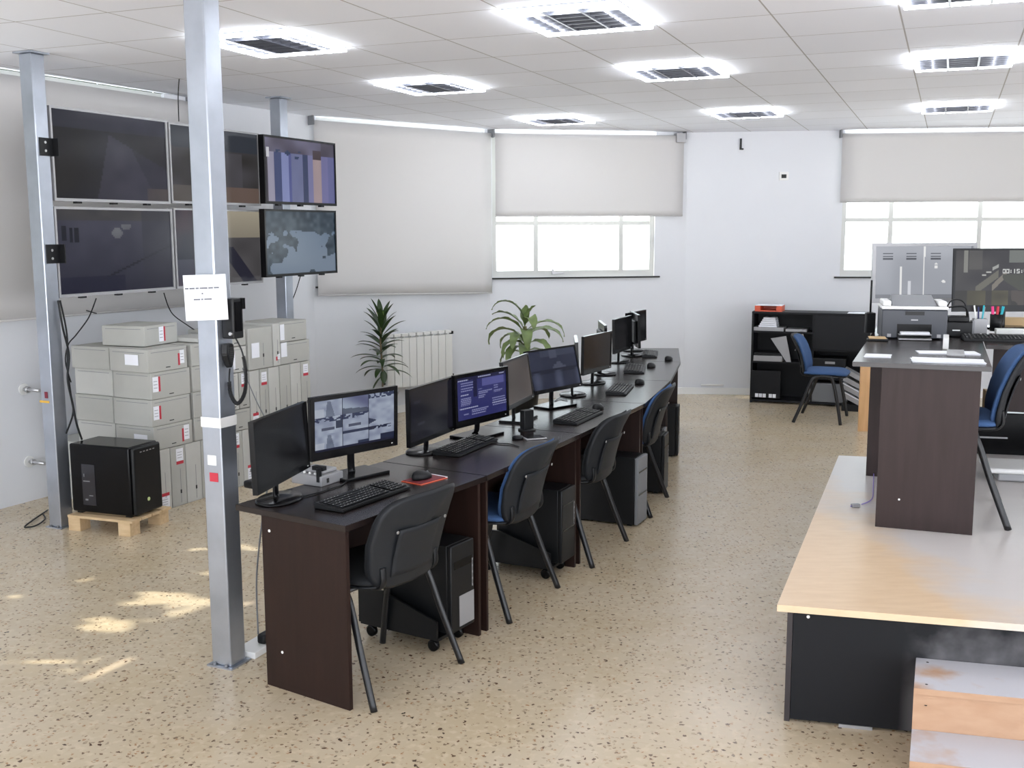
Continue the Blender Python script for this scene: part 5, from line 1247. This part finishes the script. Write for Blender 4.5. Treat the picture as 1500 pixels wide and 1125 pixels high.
# beech desk on the floor behind
b0 = at(1257, 632, 0); t = thing('beech_desk', 'beech coloured desk on the floor behind the platform, only its upright panels showing', 'desk', b0)
m = MB(); m.box(0, .09, 0, .02, 0, .70); m.build('side_panel', M['beech'], t); m = MB(); m.box(.16, .24, .0, .02, 0, .70); m.box(.24, .86, .0, .02, .6, .70); m.build('side_panel', M['beech'], t)
m = MB(); m.box(.32, .9, -.0, .6, .7005, .725); m.build('desktop', M['beech'], t); m = MB(); m.box(.86, .88, 0, .58, 0, .6995); m.build('side_panel', M['beech'], t)

# printer
pc = at(1341, 498, RT); pc = Vector((pc.x, pc.y, 0)); pv = R(-14)
t = thing('laser_printer', 'black and pale grey laser printer on the platform desk', 'printer', (pc.x+.03, pc.y+.15, RT), pv)
w_ = .172
m = MB(); m.box(-w_, w_, -.13, .14, .004, .165, bev=.008)
m.build('body', mat('printer_dark', (58, 61, 68), .4), t)
m = MB(); m.box(-w_-.002, w_+.002, -.135, .145, .1655, .182, bev=.006); m.build('top_cover', M['white'], t)
m = MB(); m.verts([(-.12, -.10, .183), (.12, -.10, .183), (.12, .10, .183), (-.12, .10, .183), (-.115, -.09, .188), (.115, -.09, .188), (.11, .10, .235), (-.11, .10, .235)], [(3, 2, 1, 0), (4, 5, 6, 7), (0, 1, 5, 4), (1, 2, 6, 5), (2, 3, 7, 6), (3, 0, 4, 7)]); m.build('output_tray', M['grey'], t)
for sx in (-1, 1):
    m = MB(); xx = sx*.145; m.box(xx-.022, xx+.022, -.11, .12, .183, .212, bev=.008); m.build('control_panel', M['white'], t)
m = MB(); m.box(-.09, .09, -.1335, -.1305, .01, .085); m.build('paper_slot', M['glossblack'], t)
m = MB(); m.box(-.085, .085, -.20, -.134, .03, .034); m.box(-.085, .085, -.20, -.134, .004, .012); m.build('paper_tray', M['silver'], t)
m = MB(); m.box(-.075, .075, -.195, -.135, .0345, .045); m.build('paper', M['paper'], t)
m = MB(); m.box(-.05, .05, -.1325, -.1305, .135, .155); m.build('display', M['glossblack'], t)
m = MB(); m.box(-.018, .018, -.1325, -.1305, .105, .112); m.build('badge', M['silver'], t)
for sx in (-1, 1):
    m = MB(); m.box(sx*.13-.01, sx*.13+.01, -.1325, -.1305, .012, .03); m.build('caution_mark', M['silver'], t)
m = MB()
for sx in (-1, 1):
    for y in (-.11, .12): m.box(sx*.15-.012, sx*.15+.012, y-.012, y+.012, 0, .004)
m.build('feet', M['blackpl'], t)
p = pc+Vector((-.115, .42, 0)); t = thing('handheld_radio', 'black handheld radio aerial sticking up behind the printer', 'radio', (p.x, p.y, RT)); m = MB(); m.box(-.028, .028, -.018, .018, 0, .12, bev=.005); m.build('body', M['blackpl'], t); m = MB(); m.tube([(-.0, 0, .12), (0, 0, .31)], .006, 8); m.build('aerial', M['blackpl'], t)
# silver framed display and large black monitor
monitor((2.723, 7.10, 0, 4, .687, .393, 1.369), (2.723, 7.12), f_lockers, 'silver framed screen showing three grey lockers, behind the printer', 'square', bez=.022, chin=.03, bezmat='silver', nu=96, nv=54, z0=RT, name='display_screen', kind='screen')
monitor((3.02, 6.56, -1.4, 3.5, .645, .385, 1.349), (3.02, 6.58), f_bigr, 'large black monitor showing dark camera pictures, cut by the right picture edge', 'square', bez=.012, chin=.04, nu=200, nv=112, z0=RT)
# papers and small things
def sheet(name, cx, cy, w_, h_, ang, label, n=3, z=RT, mt='paper'):
    q = at(cx, cy, z+.003); t = thing(name, label, 'paper', (q.x, q.y, z+.0003), R(ang)); m = MB(); g = random.Random(cx)
    for i in range(n):
        T = Matrix.Rotation(R(g.uniform(-5, 5)), 4, 'Z'); m.box(-w_/2, w_/2, -h_/2, h_/2, i*.0022, i*.0022+.0016, mat=T)
    m.build('sheets', M[mt], t); return t
sheet('paper_stack', 1388, 529, .31, .16, -18, 'spread of white papers at the front of the platform desk', 4)
sheet('paper_stack', 1388, 517, .28, .13, -14, 'second spread of white papers, between the front ones and the printer', 3)
sheet('paper_stack', 1286, 521, .12, .14, -18, 'small white paper at the left front corner of the platform desk', 2)
sheet('folder', 1284, 529, .16, .035, -18, 'flat dark folder strip at the left front corner of the platform desk', 2, mt='blackpl') if False else None
q = at(1280, 499, RT); t = thing('dark_wallet', 'flat dark wallet with pale papers on the left edge of the platform desk', 'wallet', (q.x+.02, q.y, RT), R(-15)); m = MB(); m.box(-.055, .055, -.03, .03, 0, .012, bev=.003); m.build('cover', M['blackpl'], t); m = MB(); m.box(-.045, .045, -.028, .09, .0125, .016); m.build('paper', M['cream'], t)
q = at(1426, 524, RT); t = thing('grey_pad', 'grey pad lying at the right front corner of the platform desk', 'pad', (q.x-.02, q.y+.16, RT), R(68)); m = MB(); m.box(-.13, .13, -.04, .04, 0, .008, bev=.002); m.build('pad', M['silver'], t)
q = at(1399, 512, RT); t = thing('white_binder', 'narrow white binder standing right of the printer', 'binder', (q.x+.0, q.y+.12, RT), R(68)); m = MB(); m.box(-.12, .12, -.014, .014, 0, .055, bev=.003); m.build('cover', M['white'], t)
q = at(1412, 497, RT); t = thing('label_printer', 'small black device with looped cables right of the printer', 'device', (q.x+.03, q.y+.18, RT), R(-14))
m = MB(); m.box(-.075, .075, -.06, .06, 0, .085, bev=.006); m.build('body', M['blackpl'], t); m = MB(); m.box(-.055, .055, -.055, .055, .086, .115, bev=.004); m.build('lid', M['glossblack'], t)
m = MB(); m.box(-.03, .01, -.0625, -.0605, .035, .042); m.build('badge', M['white'], t)
m = MB()
for sx in (-1, 1): m.box(sx*.083-.006, sx*.083+.006, -.04, .04, 0, .09)
m.build('side_rail', M['grey'], t)
m = MB(); m.tube(spline([(-.07, .08, .03), (-.06, .07, .14), (0, .05, .165), (.06, .07, .15), (.08, .08, .04)], 6), .005, 6); m.tube(spline([(-.075, .09, .02), (-.03, .08, .19), (.05, .08, .18), (.07, .09, .03)], 6), .004, 6); m.build('cable_loop', M['blackpl'], t)
q = at(1440, 490, RT); cupc = (q.x+.02, q.y+.1)
t = thing('pen_cup', 'pale square pen cup beside the large black monitor', 'cup', (cupc[0], cupc[1], RT), R(-14))
m = MB(); a = .036
for (x0, x1, y0, y1) in ((-a, a, -a, -a+.003), (-a, a, a-.003, a), (-a, -a+.003, -a+.003, a-.003), (a-.003, a, -a+.003, a-.003)): m.box(x0, x1, y0, y1, 0, .085)
m.box(-a, a, -a, a, 0, .003); m.build('cup', M['silver'], t)
for i, (dx, dy, tx, ty, mt, nm, l, h_) in enumerate(((-.02, -.01, -.22, .0, 'white', 'pen', 'white pen leaning left in the pen cup', .15), (-.005, .01, -.06, .0, 'navy', 'marker_pen', 'navy marker standing in the pen cup', .14), (.012, -.012, .08, 0, 'teal', 'marker_pen', 'teal marker with pale barrel in the pen cup', .15), (.02, .012, .12, .0, 'silver', 'pen', 'grey pen in the pen cup', .14))):
    T = Matrix.Translation((cupc[0], cupc[1], RT)) @ Matrix.Rotation(R(-14), 4, 'Z'); p = T @ Vector((dx*.6, dy, .012)); m = MB(); m.tube([(0, 0, 0), (tx*h_*.8, ty*h_, h_)], .005, 8); o = m.build(nm, M[mt]); o.location = p; tag(o, l, 'pen')
q = at(1462, 487, RT); blk = (q.x+.03, q.y+.1)
t = thing('marker_holder', 'dark pot right of the pen cup holding pink and teal scissors and pens', 'holder', (blk[0], blk[1], RT), R(-14)); m = MB(); m.lathe([(.034, 0), (.036, .1), (.033, .1), (.031, .006)], (0, 0, 0), 20); m.build('pot', M['blackpl'], t)
for (dx, tx, mt, nm, l) in ((-.015, -.1, 'pink', 'highlighter_pen', 'pink highlighter in the dark pot'), (.0, .05, 'red', 'marker_pen', 'red-pink marker in the dark pot'), (.014, .2, 'teal', 'highlighter_pen', 'teal highlighter in the dark pot')):
    m = MB(); m.tube([(0, 0, 0), (tx*.12, 0, .135)], .008, 10); o = m.build(nm, M[mt]); o.location = (blk[0]+dx, blk[1], RT+.012); tag(o, l, 'pen')
q = at(1455, 500, RT); t_ = keyboard((q.x+.08, q.y+.02), R(-16), .45, .15, 'black keyboard on the side desk in front of the large monitor', RT)
q = at(1478, 491, RT); t = thing('white_document_tray', 'long white tray along the side desk behind the keyboard', 'tray', (q.x+.12, q.y+.06, RT), R(-14)); m = MB(); m.box(-.16, .2, -.03, .03, 0, .03, bev=.003); m.build('tray', M['white'], t)
q = at(1488, 484, RT); t = thing('brown_carton', 'small brown carton on the side desk at the right picture edge', 'box', (q.x+.12, q.y+.22, RT), R(-14)); m = MB(); m.box(-.09, .09, -.04, .04, 0, .06, bev=.003); m.build('carton', M['cream'], t)
# chair at the right desk
pf = at(1441, 776, PZ); f = D(160)   # faces the brown desk
fw_ = D(118.0); loc = Vector((pf.x, pf.y, 0))
ch = chair((2.17, 5.18), R(70), 'blue chair with charcoal shell on the platform at the right picture edge', 'fabric', PZ)
# white box on the platform
q = at(1447, 684, PZ+.08); t = thing('white_storage_box', 'low white box lid on the platform at the right edge beside the blue chair', 'box', (q.x+.35, q.y+.02, PZ+.0005), R(-14)); m = MB(); m.box(-.34, .4, -.14, .16, .05, .08, bev=.012); m.build('lid', M['white'], t); m = MB(); m.box(-.28, .38, -.10, .14, 0, .0495, bev=.01); m.build('box', M['silver'], t)
# dark equipment under the side desk
t = thing('computer_tower', 'black computer tower lying under the side desk behind the white box', 'computer', (2.98, 6.62, PZ+.0005), R(-14)); m = MB(); m.box(-.25, .25, -.09, .09, 0, .26, bev=.006); m.build('case', M['glossblack'], t); m = MB(); m.box(-.2, .1, -.0925, -.0905, .1, .11); m.build('front_slot', M['silver'], t)
t = thing('tan_carton', 'small tan carton on the black tower under the side desk', 'box', (3.0, 6.60, PZ+.262), R(-14)); m = MB(); m.box(-.06, .06, -.05, .05, 0, .13, bev=.003); m.build('carton', M['cream'], t)
# lilac cable with plug
cable('lilac_cable', [at(1280, 690, PZ)+Vector((0, 0, .02)), at(1279, 715, PZ)+Vector((0, 0, .004)), at(1277, 732, PZ)+Vector((0, 0, .004)), at(1262, 740, PZ)+Vector((0, 0, .004))], .0025, 'thin lilac cable on the platform left of the brown desk panel', 'purple')
q = at(1254, 743, PZ); t = thing('cable_plug', 'lilac plug on the platform at the end of the thin cable', 'plug', (q.x, q.y, PZ+.0005), R(10)); m = MB(); m.box(-.025, .018, -.012, .012, 0, .018, bev=.004); m.build('body', M['silver'], t); m = MB(); m.tube([(-.026, 0, .008), (-.034, -.01, .008)], .003, 6); m.build('lead', M['purple'], t)
for o in list(bpy.data.objects):
    if o.type == 'EMPTY' and not o.children: bpy.data.objects.remove(o)
